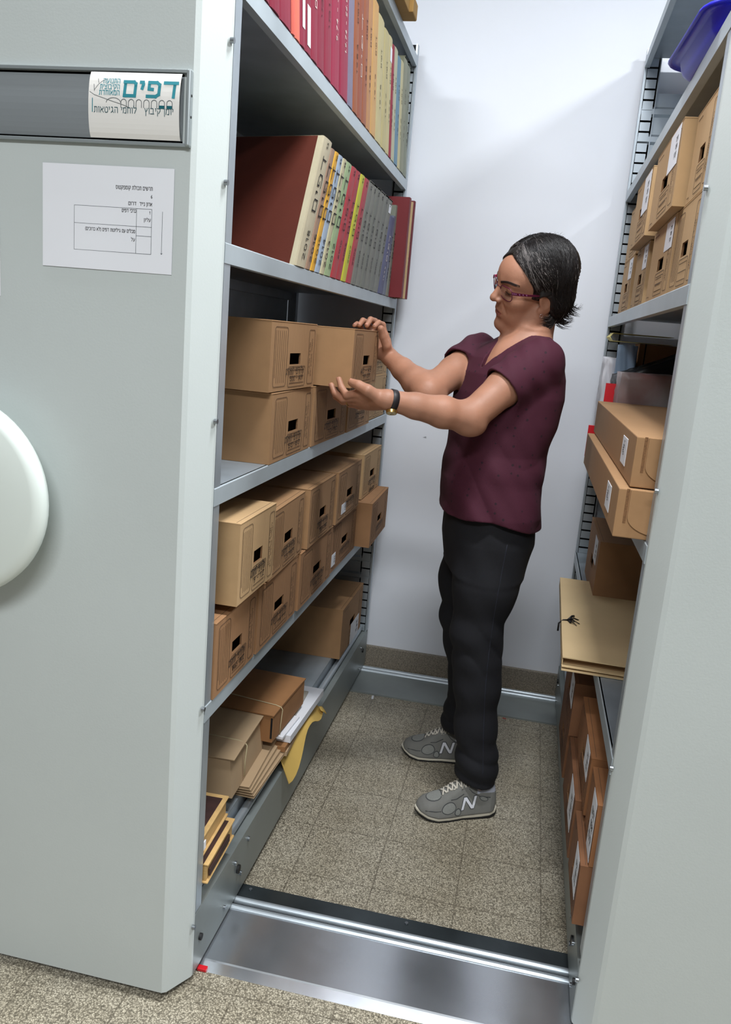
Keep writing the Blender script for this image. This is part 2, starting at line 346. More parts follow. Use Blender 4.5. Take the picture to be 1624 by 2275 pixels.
    u.prism(pts, 'y', ys0, ys1, M_GALV, smooth=True); B(u, 'rounded_rail')
    u = MB(); bx(u, 0.040, 0.044, ys0, ys1, 0.05, zd - 0.006, M_GALV); bx(u, 0.040, DEP, ys0, ys1, zd - 0.006, zd - 0.002, M_SHELF); B(u, 'base_deck')
    u = MB(); bx(u, 0.004, 0.04, ys0, ys1, zs - 0.020, zs - 0.017, M_GALV); B(u, 'base_pan')
    for (yy, zz, rr, mm, nm) in ((0.40, 0.125, 0.0055, M_BOLT, 'bolt'), (0.315, 0.118, 0.0050, M_BOLT, 'bolt'), (0.335, 0.090, 0.010, M_RUBBER, 'buffer'), (0.355, 0.066, 0.005, M_BOLT, 'bolt'), (0.255, 0.05, 0.005, M_BOLT, 'bolt'),
                             (0.12, 0.085, 0.007, M_RUBBER, 'buffer'), (1.66, 0.125, 0.0045, M_BOLT, 'bolt'), (1.70, 0.10, 0.008, M_RUBBER, 'buffer'), (1.66, 0.04, 0.0045, M_BOLT, 'bolt')):
        if yy < ys0: yy = ys0 + 0.02
        if side > 0 and zz > 0.11: zz = 0.10
        q = MB(); q.cyl((X(0.001), yy, zz), rr, -side * 0.006, mm, n=12); B(q, nm)
    if wheel:
        q = MB(); R_ = 0.176
        q.lathe((X(0.424), -0.045, 0.97), [(0.0, 0.0), (0.05, -0.002), (R_ - 0.02, 0.004), (R_ - 0.006, 0.008), (R_, 0.018), (R_ - 0.002, 0.030), (R_ - 0.02, 0.036), (0.06, 0.034), (0.05, 0.075), (0.0, 0.075)], M_WHEEL, n=64)
        B(q, 'hand_wheel')
        # curved label holder
        q = MB(); x0, x1 = X(1.0), X(0.046); zc, hh = 1.606, 0.049
        arc = [(yp - 0.001 - 0.010 * math.cos(a), zc + hh * math.sin(a) * 1.0) for a in [(-1 + 2 * i / 16) * math.pi / 2 for i in range(17)]]
        arc2 = [(a - 0.001, b) for a, b in arc]
        q.prism([(yp, zc - hh)] + [(a + 0.0045, b) for a, b in arc] + [(yp, zc + hh)], 'x', -0.80, -0.052, mat('grey_holder_sheet', (142, 148, 152), 0.35, 0.3), smooth=False)
        h1 = B(q, 'label_holder')
        for zz in (zc - hh - 0.003, zc + hh + 0.003):
            q = MB(); q.bbox(-0.80, -0.038, yp - 0.007, yp, zz - 0.0028, zz + 0.0028, mat('aluminium_trim', (168, 176, 178), 0.35, 0.7), b=0.001); B(q, 'holder_rail', h1)
        q = MB(); q.bbox(-0.044, -0.037, yp - 0.012, yp, zc - hh - 0.005, zc + hh + 0.005, mat('aluminium_trim', (168, 176, 178)), b=0.002)
        for zz in (zc - .012, zc + .018): q.cyl((-0.0375, yp - 0.006, zz), 0.002, 0.001, M_DARK, n=8)
        B(q, 'holder_end_cap', h1)
    return t
LL = (0.600, 1.012, 1.423, 1.827, 2.222)
LR = (0.582, 0.983, 1.418, 1.824, 2.235)
unit('grey mobile shelving unit on the left, full of cartons and bound volumes', lambda a: -a, 0.03, 1.785, LL, -1, True, (0.030, 0.090))
unit('grey mobile shelving unit on the right, cut off by the photo edge', lambda a: W + a, 0.142, 1.785, LR, 1, False, (0.142, 0.200))
# ================================================================ archive cartons
# local frame of a carton: front face at x=0 looking to +x, width along y, z up from its underside
def carton_mesh(w, d, h, m, hole=True, flap=0):
    mb = MB()
    hy0, hy1, hz0, hz1 = w * .40, w * .64, h * .38, h * .55
    t = 0.004
    if hole:
        ys = [0, hy0, hy1, w]; zs = [0, hz0, hz1, h]
        for xx, rev in ((0.0, False), (-t, True)):
            for i in range(3):
                for j in range(3):
                    if i == 1 and j == 1: continue
                    q = [(xx, ys[i], zs[j]), (xx, ys[i + 1], zs[j]), (xx, ys[i + 1], zs[j + 1]), (xx, ys[i], zs[j + 1])]
                    mb.add(q, [(0, 1, 2, 3) if not rev else (3, 2, 1, 0)], m)
        for (a, b) in (((hy0, hz0), (hy1, hz0)), ((hy1, hz0), (hy1, hz1)), ((hy1, hz1), (hy0, hz1)), ((hy0, hz1), (hy0, hz0))):
            mb.add([(0, a[0], a[1]), (0, b[0], b[1]), (-t, b[0], b[1]), (-t, a[0], a[1])], [(3, 2, 1, 0)], M_CARDE)
        # other sides, outside and inside
        mb.add([(0, 0, 0), (-d, 0, 0), (-d, w, 0), (0, w, 0), (0, 0, h), (-d, 0, h), (-d, w, h), (0, w, h)],
               [(0, 1, 2, 3), (4, 7, 6, 5), (0, 4, 5, 1), (3, 2, 6, 7), (1, 5, 6, 2)], m)
        k = t
        mb.add([(-t, k, k), (-d + k, k, k), (-d + k, w - k, k), (-t, w - k, k), (-t, k, h - k), (-d + k, k, h - k), (-d + k, w - k, h - k), (-t, w - k, h - k)],
               [(3, 2, 1, 0), (5, 6, 7, 4), (1, 5, 4, 0), (7, 6, 2, 3), (2, 6, 5, 1)], m)
    else:
        mb.bbox(-d, 0, 0, w, 0, h, m, b=0.0015)
    # lid line: the top overlaps the front by a folded edge, with a slot on top
    mb.bbox(-d, 0.0008, -0.0005, w + 0.0005, h - 0.0005, h + 0.0022, m, b=0.001)
    mb.box(-d * .62, -d * .60, w * .28, w * .72, h + 0.0021, h + 0.0024, M_PRINT)
    mb.box(-0.010, -0.0092, w * .02, w * .98, h + 0.0021, h + 0.0024, M_PRINT)
    return mb
def rrect(mb, y0, y1, z0, z1, r, lw, m, x=0.0006, n=4):
    P = []
    for cy, cz, a0 in ((y1 - r, z0 + r, -90), (y1 - r, z1 - r, 0), (y0 + r, z1 - r, 90), (y0 + r, z0 + r, 180)):
        for i in range(n + 1):
            a = math.radians(a0 + 90 * i / n); P.append((x, cy + r * math.cos(a), cz + r * math.sin(a)))
    for i in range(len(P)): mb.strip(P[i], P[(i + 1) % len(P)], lw, m, (1, 0, 0))
def print_mesh(w, h, style=0):
    mb = MB(); lw = 0.0009
    if style == 0:
        rrect(mb, w * .07, w * .33, h * .07, h * .93, .008, lw, M_PRINT)
        for i in range(6):
            y = w * (.095 + .038 * i); mb.strip((.0006, y, h * (.12 if i else .2)), (.0006, y, h * .88), lw * .8, M_PRINT, (1, 0, 0))
    else:
        mb.strip((.0006, w * .07, h * .93), (.0006, w * .28, h * .93), lw, M_PRINT, (1, 0, 0)); mb.strip((.0006, w * .07, h * .06), (.0006, w * .17, h * .06), lw, M_PRINT, (1, 0, 0))
        for i in range(3): mb.strip((.0006, w * .42, h * (.10 + .085 * i)), (.0006, w * .68, h * (.10 + .085 * i)), lw, M_PRINT, (1, 0, 0))
    rrect(mb, w * .38, w * .76, h * .045, h * .35, .006, lw, M_PRINT)
    for i in range(3): mb.strip((.0006, w * .41, h * (.10 + .10 * i)), (.0006, w * .73, h * (.10 + .10 * i)), lw, M_PRINT, (1, 0, 0))
    rrect(mb, w * .82, w * .955, h * .06, h * .92, .006, lw, M_PRINT)
    write(mb, heb('ארגז ארכיון'), (.0006, w * .86, h * .22), (0, 0, 1), (0, -1, 0), .007, M_PRINT, width=h * .5)
    write(mb, heb('לשמור במקום יבש'), (.0006, w * .905, h * .18), (0, 0, 1), (0, -1, 0), .005, M_PRINT, width=h * .6)
    return mb
M_DOC = mat('papers_on_edge', (60, 54, 52), 0.9, two=(150, 142, 130), nscale=180, stretch=(1, 3, .1))
_proto = {}
def carton(label, x, y, z, w=.31, d=.385, h=.142, m=None, rz=0.0, txt=None, sticker=None, group=None, style=0, side=1, hole=True, printed=True, tiltx=0.0, lidlabel=None):
    """side=+1: front looks to +x (left unit), y = low-y corner; side=-1: front looks to -x, y = high-y corner"""
    m = m or M_CARD
    t = thing('archive_carton', label, 'box', (x, y, z), (tiltx, 0, rz + (0 if side > 0 else math.pi)), group)
    key = (w, d, h, m.name, hole)
    if key in _proto:
        c = _proto[key].copy(); COL.objects.link(c); c.parent = t
    else:
        c = carton_mesh(w, d, h, m, hole).build('carton', t); _proto[key] = c
    if hole:
        k2 = ('doc', w, d, h)
        if k2 in _proto: q = _proto[k2].copy(); COL.objects.link(q); q.parent = t
        else:
            q = MB(); yy = w * .30
            while yy < w * .72:
                tk = rnd.uniform(.003, .009); q.box(-d * .85, -0.025 - rnd.uniform(0, .012), yy, yy + tk - .001, .005, h * .8, M_DOC); yy += tk
            q = q.build('stored_papers', t); q['kind'] = 'stuff'; _proto[k2] = q
    if printed:
        k3 = ('pr', w, h, style)
        if k3 in _proto: q = _proto[k3].copy(); COL.objects.link(q); q.parent = t
        else: _proto[k3] = print_mesh(w, h, style).build('printed_form', t)
    if txt:
        mb = MB(); k = h / .142
        for i, s in enumerate(txt):
            write(mb, s, (.0012, w * (.72 - .02 * i), h * (.245 - .10 * i)), (0, 1, .02), (0, -.05, 1), .0125 * k if i == 0 else .010 * k, M_INK, width=w * (.40 if i == 0 else .28), align='r', bold=0.0015)
        mb.build('handwriting', t)
    if sticker:
        y0, y1, z0, z1 = sticker; mb = MB(); mb.bbox(.0004, .0012, w * y0, w * y1, h * z0, h * z1, M_PAPER, b=.0003, seg=1)
        o = mb.build('paper_label', t)
        mb = MB()
        for i in range(3):
            write(mb, heb(('דפים', '1950', 'קיבוץ')[i]), (.0014, w * (y0 + (y1 - y0) * .85), h * (z1 - (z1 - z0) * (.35 + .2 * i))), (0, 1, 0), (0, 0, 1), h * (z1 - z0) * .11, M_INK, align='r')
        mb.build('label_text', o)
    return t
NB = heb('על/דפי לוחה"ג')
G3 = 'cartons on the upper of the two carton shelves, left unit'
G4 = 'cartons on the lower carton shelf, left unit'
ZC, ZD = 1.0125, 0.6005
# shelf level with the held carton
carton('brown carton at the front end under the book shelf, upper of a pair', -.001, .363, 1.163, txt=[NB, '500 - 401'], group=G3, rz=-.03)
carton('brown carton resting on the shelf at its front end, directly under another carton', 0.002, .385, ZC, h=.146, txt=[NB, '50-60'], group=G3)
carton('brown carton with shaded front under the carton the woman is holding', 0.004, .708, ZC, w=.335, h=.146, txt=[NB, '70-90'], group=G3, rz=-.02)
carton('brown carton behind the woman\'s lower hand, third along its shelf', 0.012, 1.06, ZC, w=.32, h=.146, txt=[NB, '61-69'], group=G3)
carton('pale carton under another one at the back end, near the white wall', -.004, 1.40, ZC, w=.325, h=.144, m=M_CARD2, txt=[NB, '12-19'], group=G3)
carton('pale carton at the back end under the book shelf, behind the upper hand', -.006, 1.405, 1.159, w=.32, h=.142, m=M_CARD2, txt=[NB, '20-39'], group=G3)
carton('brown carton pulled out over the shelf edge by the woman', .090, .715, 1.164, w=.315, h=.1385, txt=['40 - 43', '199-209'], group=G3, rz=.0)
# lower shelf, top row
carton('pale carton jutting out over the shelf edge nearest the grey end panel', .024, .170, .7725, w=.215, h=.160, m=M_CARD2, txt=[NB, '9 - 1.2'], group=G4)
carton('second carton along the top row of the lower carton shelf', .012, .400, .7535, w=.275, h=.152, txt=[NB, '1.3.1969'], group=G4, rz=.02)
carton('third carton along the top row of the lower carton shelf', .014, .700, .7535, w=.265, h=.152, txt=[NB, '1950-4.1960'], group=G4)
carton('fourth carton of the top row with a small blank sticker low on its front', .016, .992, .7535, w=.31, h=.150, txt=[NB], sticker=(.20, .38, .12, .32), group=G4)
carton('pale carton at the back end of the top row, next to the slotted upright', .006, 1.395, .7535, w=.30, h=.148, m=M_CARD2, txt=[NB, '20 - 8', '60.980-64.200'], group=G4)
# lower shelf, bottom row
carton('dark brown carton with white papers in its hand hole, under the jutting pale carton', .004, .122, ZD, w=.228, h=.150, m=M_CARD3, txt=[NB, '84.6.5 - 84.12'], group=G4)
carton('second carton from the grey end panel in the bottom row', .006, .360, ZD, w=.29, h=.148, m=M_CARD3, txt=[NB, '1.1971'], group=G4)
carton('third carton from the grey end panel in the bottom row', .010, .664, ZD, w=.33, h=.148, m=M_CARD3, txt=[NB, '1970'], group=G4)
carton('bottom row carton with two white stickers on its front', .006, 1.008, ZD, w=.33, h=.146, m=M_CARD3, txt=[NB], sticker=(.03, .17, .12, .38), group=G4)
carton('brown carton sticking out at the back end of the bottom row beside the upright', .052, 1.362, ZD, w=.335, h=.148, m=M_CARD3, txt=[NB], group=G4, rz=.02)
# base deck
c_ = carton('plain carton with a white label, alone at the back of the bottom deck', -.012, 1.335, .2035, w=.335, d=.38, h=.175, m=M_CARD, style=1, sticker=(.46, .86, -.02, .42))

# ------------------------------------------------ right unit
G2R = 'cartons on the upper carton shelf of the right unit'
Z2 = 1.4185
def rc(label, x, y, z, **k): return carton(label, x, y, z, side=-1, style=k.pop('style', 1), m=k.pop('m', M_CARD2), **k)
LB = (.62, .93, .60, .98)
rc('right unit lower row carton with papers showing in its hand hole', W + .002, .800, Z2, w=.32, sticker=LB, group=G2R, h=.148)
rc('right unit lower row carton printed with a long lined form, against the grey end panel', W + .004, .478, Z2, w=.245, style=0, group=G2R, h=.148)
rc('narrow right unit carton in the lower row beyond the lined up labels', W + .006, 1.165, Z2, w=.26, sticker=LB, group=G2R, h=.148)
rc('carton farthest back in the lower row of the right unit, beside the slotted upright', W + .004, 1.50, Z2, w=.28, sticker=LB, group=G2R, h=.148)
rc('large right unit top carton with a tall white label', W - .018, .772, Z2 + .152, w=.34, sticker=(.58, .93, .52, .99), group=G2R, h=.150)
rc('right unit top carton nearest the camera, cut by the grey end panel', W + .004, .425, Z2 + .152, w=.19, group=G2R, h=.150)
rc('right unit top carton with a white label, half way along the row', W - .018, 1.150, Z2 + .152, w=.31, sticker=(.55, .93, .40, .99), group=G2R, h=.150)
rc('small part-hidden top carton at the back of the right unit row', W + .004, 1.50, Z2 + .152, w=.29, sticker=(.62, .9, .45, .98), group=G2R, h=.148)
# carton on the fourth level
rc('dark carton standing on the shelf under the two long flat boxes', W + .018, 1.50, .583, w=.36, d=.36, h=.185, m=M_CARD3, sticker=(.60, .86, .55, .95), printed=False)
# base deck, right
G5R = 'cartons on the bottom deck of the right unit'
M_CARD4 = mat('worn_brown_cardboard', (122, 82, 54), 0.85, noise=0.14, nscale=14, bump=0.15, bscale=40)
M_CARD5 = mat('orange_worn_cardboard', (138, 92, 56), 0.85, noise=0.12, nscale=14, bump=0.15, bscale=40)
ZB = .2035
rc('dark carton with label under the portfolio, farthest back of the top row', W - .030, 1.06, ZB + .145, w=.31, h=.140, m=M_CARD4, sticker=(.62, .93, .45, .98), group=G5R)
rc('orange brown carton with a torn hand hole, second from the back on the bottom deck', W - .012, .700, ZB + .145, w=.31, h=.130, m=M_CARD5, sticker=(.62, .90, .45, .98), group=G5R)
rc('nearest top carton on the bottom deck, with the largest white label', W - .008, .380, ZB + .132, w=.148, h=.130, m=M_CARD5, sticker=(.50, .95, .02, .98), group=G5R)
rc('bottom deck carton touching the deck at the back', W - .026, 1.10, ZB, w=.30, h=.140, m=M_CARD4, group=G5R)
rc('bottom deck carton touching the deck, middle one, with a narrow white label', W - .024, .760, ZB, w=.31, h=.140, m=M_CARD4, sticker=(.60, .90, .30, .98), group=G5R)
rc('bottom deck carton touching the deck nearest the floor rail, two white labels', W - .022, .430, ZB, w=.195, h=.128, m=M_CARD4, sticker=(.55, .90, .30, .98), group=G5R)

# ------------------------------------------------ two long flat boxes
def flat_box(label, x, y0, z, L, wd, h, rz=0.0):
    t = thing('flat_carton', label, 'box', (x, y0, z), (0, 0, rz), 'long flat cartons with rounded end flaps')
    mb = MB(); mb.bbox(0, wd, 0, L, 0, h, M_CARD, b=.002); mb.build('carton', t)
    # rounded end flap on the short side, sitting a few mm proud
    f = MB(); r = .06; n = 10; fl = [(wd * .06, h - .001)]
    fl += [(wd * .06, h * .45)] + [(wd * .06 + r - r * math.cos(math.pi / 2 * i / n), h * .45 - (h * .36) * math.sin(math.pi / 2 * i / n)) for i in range(1, n + 1)]
    fl += [(wd * .9, h * .09), (wd * .9, h - .001)]
    f.prism(fl, 'y', -.004, 0.0, M_CARD); f.build('end_flap', t)
    f = MB(); f.box(wd * .04, wd * .055, -.0006, 0, h * .3, h, M_CARDE); f.build('flap_slot', t)
    l = MB(); l.bbox(-.0012, 0, .115, .195, h * .22, h * .80, M_PAPER, b=.0004, seg=1); o = l.build('paper_label', t)
    l = MB(); write(l, heb('דפים'), (-.0014, .150, h * .42), (0, 0, 1), (0, 1, 0), .010, M_INK); write(l, '1960', (-.0014, .165, h * .45), (0, 0, 1), (0, 1, 0), .007, M_INK); l.build('label_text', o)
    return t
t_ = flat_box('long flat carton lying lower of two, its rounded flap facing the camera', .688, .234, .9845, .95, .34, .087)
t_ = flat_box('long flat carton on top of its twin, taped on the lid', .706, .246, 1.0735, .97, .34, .089)
l = MB(); l.bbox(.14, .30, .055, .085, .089, .0896, M_PAPER, b=.0002, seg=1); l.build('white_tape', t_)
# ================================================================ bound volumes
def paper_rgb(c): return c
M_PG = mat('page_block', (206, 196, 170), 0.85, noise=0.10, nscale=140, stretch=(.1, 8, .1))
_bm = {}
def cover(rgb):
    if rgb not in _bm: _bm[rgb] = mat('cover_%d_%d_%d' % rgb, tuple(v * .84 for v in rgb), 0.55, noise=0.05, nscale=18, bump=0.08, bscale=160)
    return _bm[rgb]
def volume(label, y, z, t_, h, d, rgb, lean, texts=(), group=None, x=0.0, board=None, tag_=None, worn=False, cat='book', skew=0.0):
    """t_ thickness; lean>0: top goes away from camera (pivot at far lower corner), <0: towards it. Spine at x=0."""
    m = cover(rgb); mb_ = cover(board) if board else m
    root = thing('bound_volume', label, cat, (x, y, z), (0, 0, 0), group)
    cs, sn = math.cos(lean), math.tan(lean); t_ = t_ / cs; h = h * cs
    S = Matrix(((1, 0, 0, 0), (-skew, 1, sn, 0), (0, 0, 1, 0), (0, 0, 0, 1)))   # the row has slumped sideways, feet flat on the shelf
    y0 = -t_ if lean >= 0 else 0.0
    c = MB(); b = min(.0025, t_ * .2)
    n = 5; sp = []
    for i in range(n + 1):
        a = math.pi * (i / n - .5); sp.append((.0035 * math.cos(a), y0 + t_ / 2 + (t_ / 2) * math.sin(a)))
    prof = sp + [(-d, y0 + t_), (-d, y0 + t_ - b), (-.004, y0 + t_ - b), (-.004, y0 + b), (-d, y0 + b), (-d, y0)]
    c.prism(prof, 'z', 0, h, m if not board else m)
    if board: c.box(-d, -.012, y0 - .0004, y0 + .0004, .0005, h - .0005, mb_)
    if worn:
        for k in range(4): c.box(-.02, .0036, y0 + t_ * .1, y0 + t_ * .9, h - .0005, h + rnd.uniform(.001, .004), m)
    c.v = [tuple(S @ Vector(q)) for q in c.v]; c.build('cover', root)
    p = MB(); p.box(-d + .004, -.004, y0 + b, y0 + t_ - b, .003, h - .004, M_PG); p.v = [tuple(S @ Vector(q)) for q in p.v]; p.build('pages', root)
    if texts:
        w = MB()
        for (s, z0, hh, ink, *r) in texts:
            wd = r[0] if r else None
            write(w, s, (.0040, y0 + t_ * .5 + hh * .5, z0 * h), (0, 0, 1), (0, -1, 0), hh, ink, width=wd, bold=0)
        w.v = [tuple(S @ Vector(q)) for q in w.v]; w.build('lettering', root)
    if tag_:
        a0, a1 = tag_; w = MB(); w.bbox(.0036, .0042, y0 + t_ * .25, y0 + t_ * .75, a0 * h, a1 * h, M_PAPER, b=.0002, seg=1); w.v = [tuple(S @ Vector(q)) for q in w.v]; w.build('spine_sticker', root)
    return root
D4 = heb('דפים'); M_WI = mat('white_ink', (228, 222, 214), 0.7)
def deco(big, year, ink=None, tt=.03, no=None):
    ink = ink or M_INK; hh = min(tt * .74, .026 if big else .016)
    T = [(D4, .42, hh, ink, .125 if big else .085), (year, .06 if big else .17, hh * .62, ink, .062 if big else .045)]
    if no: T.append((no, .925, min(.011, tt * .45), ink))
    return T
# --- middle shelf, leaning away from the camera
GB = 'bound volumes on the middle shelf of the left unit'
ZS = 1.4235
bot = [.484, .565, .604, .641, .688, .728, .791, .849, .901, .956, 1.019, 1.075, 1.133, 1.195, 1.266, 1.334, 1.406, 1.490, 1.545, 1.60]
rows = [  # rgb, year, big, number, label
 ((222, 210, 178), '2018', 1, '53', 'thick cream volume marked 2018 with a big brown front board, first in the leaning row'),
 ((176, 142, 118), '2016', 1, None, 'dusky tan volume marked 2016 between the cream 2018 and the orange one'),
 ((242, 182, 52), '2015', 1, '50', 'bright orange volume marked 2015'),
 ((184, 204, 228), '2014', 1, '49', 'pale blue volume marked 2014'),
 ((214, 206, 168), '2013', 1, '48', 'cream volume marked 2013 between pale blue and pale green spines'),
 ((176, 200, 150), '2012', 1, '47', 'pale green volume marked 2012'),
 ((190, 56, 66), '2010', 0, '45', 'wide red volume marked 2010, next to the pale green one'),
 ((182, 52, 62), '2009', 0, '44', 'red volume marked 2009, touching the yellow one from the front'),
 ((214, 212, 52), '2007', 0, '43', 'slim yellow volume marked 2007 between red spines'),
 ((196, 54, 68), '2006', 0, '42', 'red volume just behind the yellow one'),
 ((132, 132, 122), '2005', 0, '41', 'worn grey volume right behind the last red one'),
 ((138, 138, 128), '2004', 0, '40', 'worn grey volume, second of the grey run'),
 ((128, 130, 120), '2003', 0, '39', 'worn grey volume, third of the grey run'),
 ((136, 136, 126), '2002', 0, '38', 'worn grey volume, fourth of the grey run'),
 ((130, 132, 124), '2001', 0, '37', 'worn grey volume, fifth of the grey run'),
 ((138, 140, 132), '2000', 0, '36', 'worn grey volume with a small white tag near its top'),
 ((98, 102, 142), '1999', 0, None, 'shorter slate blue volume with white lettering'),
 ((128, 136, 158), '1998', 0, None, 'narrow grey blue volume beyond the slate blue one'),
 ((152, 156, 142), '1997', 0, None, 'thin pale grey volume beside the red cases'),
]
for i, (rgb, yr_, big, no, lab) in enumerate(rows):
    a = math.radians(28.5 - i * .35) if i < 16 else math.radians(22 - (i - 16) * 6)
    y0, y1 = bot[i], bot[i + 1]; tk = (y1 - y0) * math.cos(a) - .0008
    hgt = (.330 if i == 0 else .318) if i < 16 else (.268 if i < 18 else .30)
    ink = M_WI if i == 16 else M_INK
    volume(lab, y1, ZS, tk, hgt, .30 if i == 0 else .25, rgb, a, deco(big, yr_, ink, tk, no if i < 16 else None), GB,
           x=-.0006 * (i % 2), board=(104, 42, 26) if i == 0 else None, skew=.22, worn=10 <= i < 16, tag_=(.86, .95) if i == 15 else None)
volume('short dark green volume standing behind the slate blue one', 1.628, ZS, .018, .300, .20, (58, 72, 56), math.radians(5), (), GB, x=-.02)
GR = 'dark red slip cases at the back end of the middle shelf'
volume('dark red slip case nearest the grey books, poking out past the shelf edge', 1.655, ZS, .040, .325, .24, (132, 26, 34), 0.0, (), GR, x=.040)
volume('slip case with a cream spine strip between two dark red boards', 1.682, ZS, .020, .318, .24, (222, 190, 140), 0.0, [('1948 - 1950', .3, .008, M_INK, .12)], GR, x=.043)
volume('dark red slip case with purple edge, nearest the white wall', 1.716, ZS, .032, .325, .24, (126, 24, 40), 0.0, (), GR, x=.046)
# --- upper shelf, leaning towards the camera
GA = 'bound volumes on the upper shelf of the left unit'
ZA = 1.8275
bA = [.168, .200, .245, .300, .372, .392, .428, .462, .508, .556, .612, .672, .752, .834, .892, .944, .998, 1.052, 1.106, 1.180, 1.268, 1.342, 1.396, 1.432, 1.492, 1.550, 1.602, 1.672, 1.735]
MG = (150, 34, 62); rA = [
 (MG, 'wide crimson volume by the grey end panel'), ((142, 32, 58), 'crimson volume second from the end panel, upper shelf'), (MG, 'crimson volume third from the end panel, upper shelf'), ((154, 40, 66), 'crimson volume left of the salmon pair'),
 ((232, 108, 92), 'slim salmon volume, front one of two'), ((236, 120, 98), 'salmon volume with faint script, rear one of two'), ((152, 38, 66), 'crimson volume with a tall white sticker'), ((146, 36, 62), 'crimson volume with a small printed sticker near its foot'),
 ((150, 38, 64), 'crimson volume lettered in white high on the spine'), ((146, 36, 62), 'crimson volume beside the white lettered one, dusty'), ((150, 38, 64), 'crimson volume before the dark gap in the row'), ((164, 34, 70), 'bright crimson volume dated in white, after the dark gap'),
 ((160, 32, 68), 'bright crimson volume dated in white, next to the mauve grey spine'), ((136, 128, 152), 'mauve grey volume between the crimson and rust spines'), ((166, 92, 54), 'narrow rust brown volume'), ((160, 84, 56), 'rust brown volume lettered large in white'),
 ((166, 96, 64), 'rust volume between the lettered rust one and the ochre one'), ((200, 144, 92), 'ochre volume with a darker stain at its head'), ((222, 172, 104), 'light ochre volume right before the cream run'), ((214, 200, 146), 'cream volume, first of the cream run'), ((208, 194, 138), 'cream volume, second of the cream run'),
 ((216, 202, 150), 'cream volume with white labels near its top'), ((164, 36, 62), 'thin crimson volume among the cream ones'), ((202, 200, 168), 'pale grey cream volume behind the thin crimson one'), ((110, 150, 176), 'blue topped pale volume'), ((214, 204, 156), 'last cream volume before the grey ones'),
 ((150, 152, 128), 'olive grey volume, last but one by the upright'), ((140, 146, 126), 'olive grey volume touching the slotted upright')]
for i, (rgb, lab) in enumerate(rA):
    a = math.radians(-12.5 - .12 * i)
    y0, y1 = bA[i], bA[i + 1]; tk = (y1 - y0) * math.cos(a) - .0008
    if i == 0: continue
    hgt = .315 if i < 19 else .300 + .006 * (i % 2)
    if i in (26, 27): hgt = .33
    T = []
    if i in (8, 11, 12, 15): T = [('9.74 - 3.9.75' if i == 11 else '1.9.74 - 26.9.74' if i == 12 else D4, .30, min(tk * .5, .012), M_WI, .13 if i != 8 else .06)]
    elif i >= 14: T = [(D4, .62, min(tk * .45, .010), M_INK, .04), ('19%d' % (97 - i), .28, min(tk * .4, .009), M_INK, .06)]
    elif i in (5, 7, 9, 10): T = [(heb('דף יומי'), .3, min(tk * .4, .009), M_INK, .12)]
    volume(lab, y0, ZA, tk, hgt, .24, rgb, a, T, GA, x=.0008 - .0008 * (i % 2), tag_={6: (.10, .42), 7: (.04, .26), 21: (.80, .92)}.get(i), worn=i in (26, 27))
# ================================================================ parcels, folders, albums on the left bottom deck
ZDK = .2035
def slab(mb, w, d, h, m, r=.004, bow=0.0, T=None, n=8):
    """box x in [-d,0], y in [0,w], z in [0,h] with a slightly bowed top"""
    v = []; f = []
    for k, zz in enumerate((0, 1)):
        for i in range(n + 1):
            for j in range(n + 1):
                a, b = i / n, j / n
                z = h + bow * (math.sin(math.pi * a) * .7 + .3) * math.sin(math.pi * b) if zz else 0.0
                v.append((-d + d * a, w * b, z))
    N = (n + 1) ** 2
    for i in range(n):
        for j in range(n):
            a = i * (n + 1) + j; q = (a, a + 1, a + n + 2, a + n + 1); f.append(q); f.append(tuple(N + x for x in (q[3], q[2], q[1], q[0])))
    ring = [i * (n + 1) for i in range(n + 1)] + [n * (n + 1) + j for j in range(1, n + 1)] + [(n - i) * (n + 1) + n for i in range(1, n + 1)] + [n - j for j in range(1, n)]
    for k in range(len(ring)): a, b = ring[k], ring[(k + 1) % len(ring)]; f.append((a, b, N + b, N + a))
    return mb.add(v, f, m, False, T)
M_KRAFT = mat('kraft_paper', (176, 150, 118), 0.85, noise=0.05, nscale=12, bump=0.25, bscale=9)
M_KRAFTD = mat('brown_box_board', (150, 106, 66), 0.85, noise=0.06, nscale=20, bump=0.1, bscale=60)
M_YEL = mat('yellow_envelope_paper', (206, 172, 92), 0.8, noise=0.06, nscale=12, bump=0.4, bscale=25)
M_STR = mat('string', (190, 176, 140), 0.9)
M_VEL = mat('greyish_vellum', (176, 170, 158), 0.7, noise=0.08, nscale=9, bump=0.3, bscale=20)
M_ALB = mat('dark_album_leather', (52, 30, 26), 0.6, noise=0.3, nscale=30, bump=0.2, bscale=80)
M_TAN = mat('tan_album_paper', (196, 160, 104), 0.85, noise=0.12, nscale=40, stretch=(1, 1, 12))

GF = 'kraft folders stacked flat on the bottom deck'
zz = ZDK
for i, lab in enumerate(('lowest kraft folder of the flat stack on the bottom deck', 'kraft folder second from the bottom of the flat stack', 'kraft folder second from the top of the flat stack', 'top kraft folder of the flat stack, right beneath the bulging folder')):
    t = thing('paper_folder', lab, 'folder', (-.004 - .003 * i, .440 - .004 * i, zz), (0, 0, math.radians(-2 + 1.6 * i)), GF)
    mb = MB(); slab(mb, .262, .32, .0022, M_KRAFT, bow=.001); mb.build('lower_cover', t)
    mb = MB(); slab(mb, .252, .31, .0035, mat('loose_sheets', (190, 170, 138), .9), T=Matrix.Translation((-.006, .004, .0024))); mb.build('sheets', t)
    mb = MB(); slab(mb, .262, .32, .0016, M_KRAFT, bow=.002, T=Matrix.Translation((0.0, 0, .0062))); mb.build('upper_cover', t); zz += .0092
t = thing('bulging_folder', 'thick kraft paper folder tied with twisted cord, on the folder stack', 'folder', (-.034, .378, zz), (0, 0, math.radians(2)))
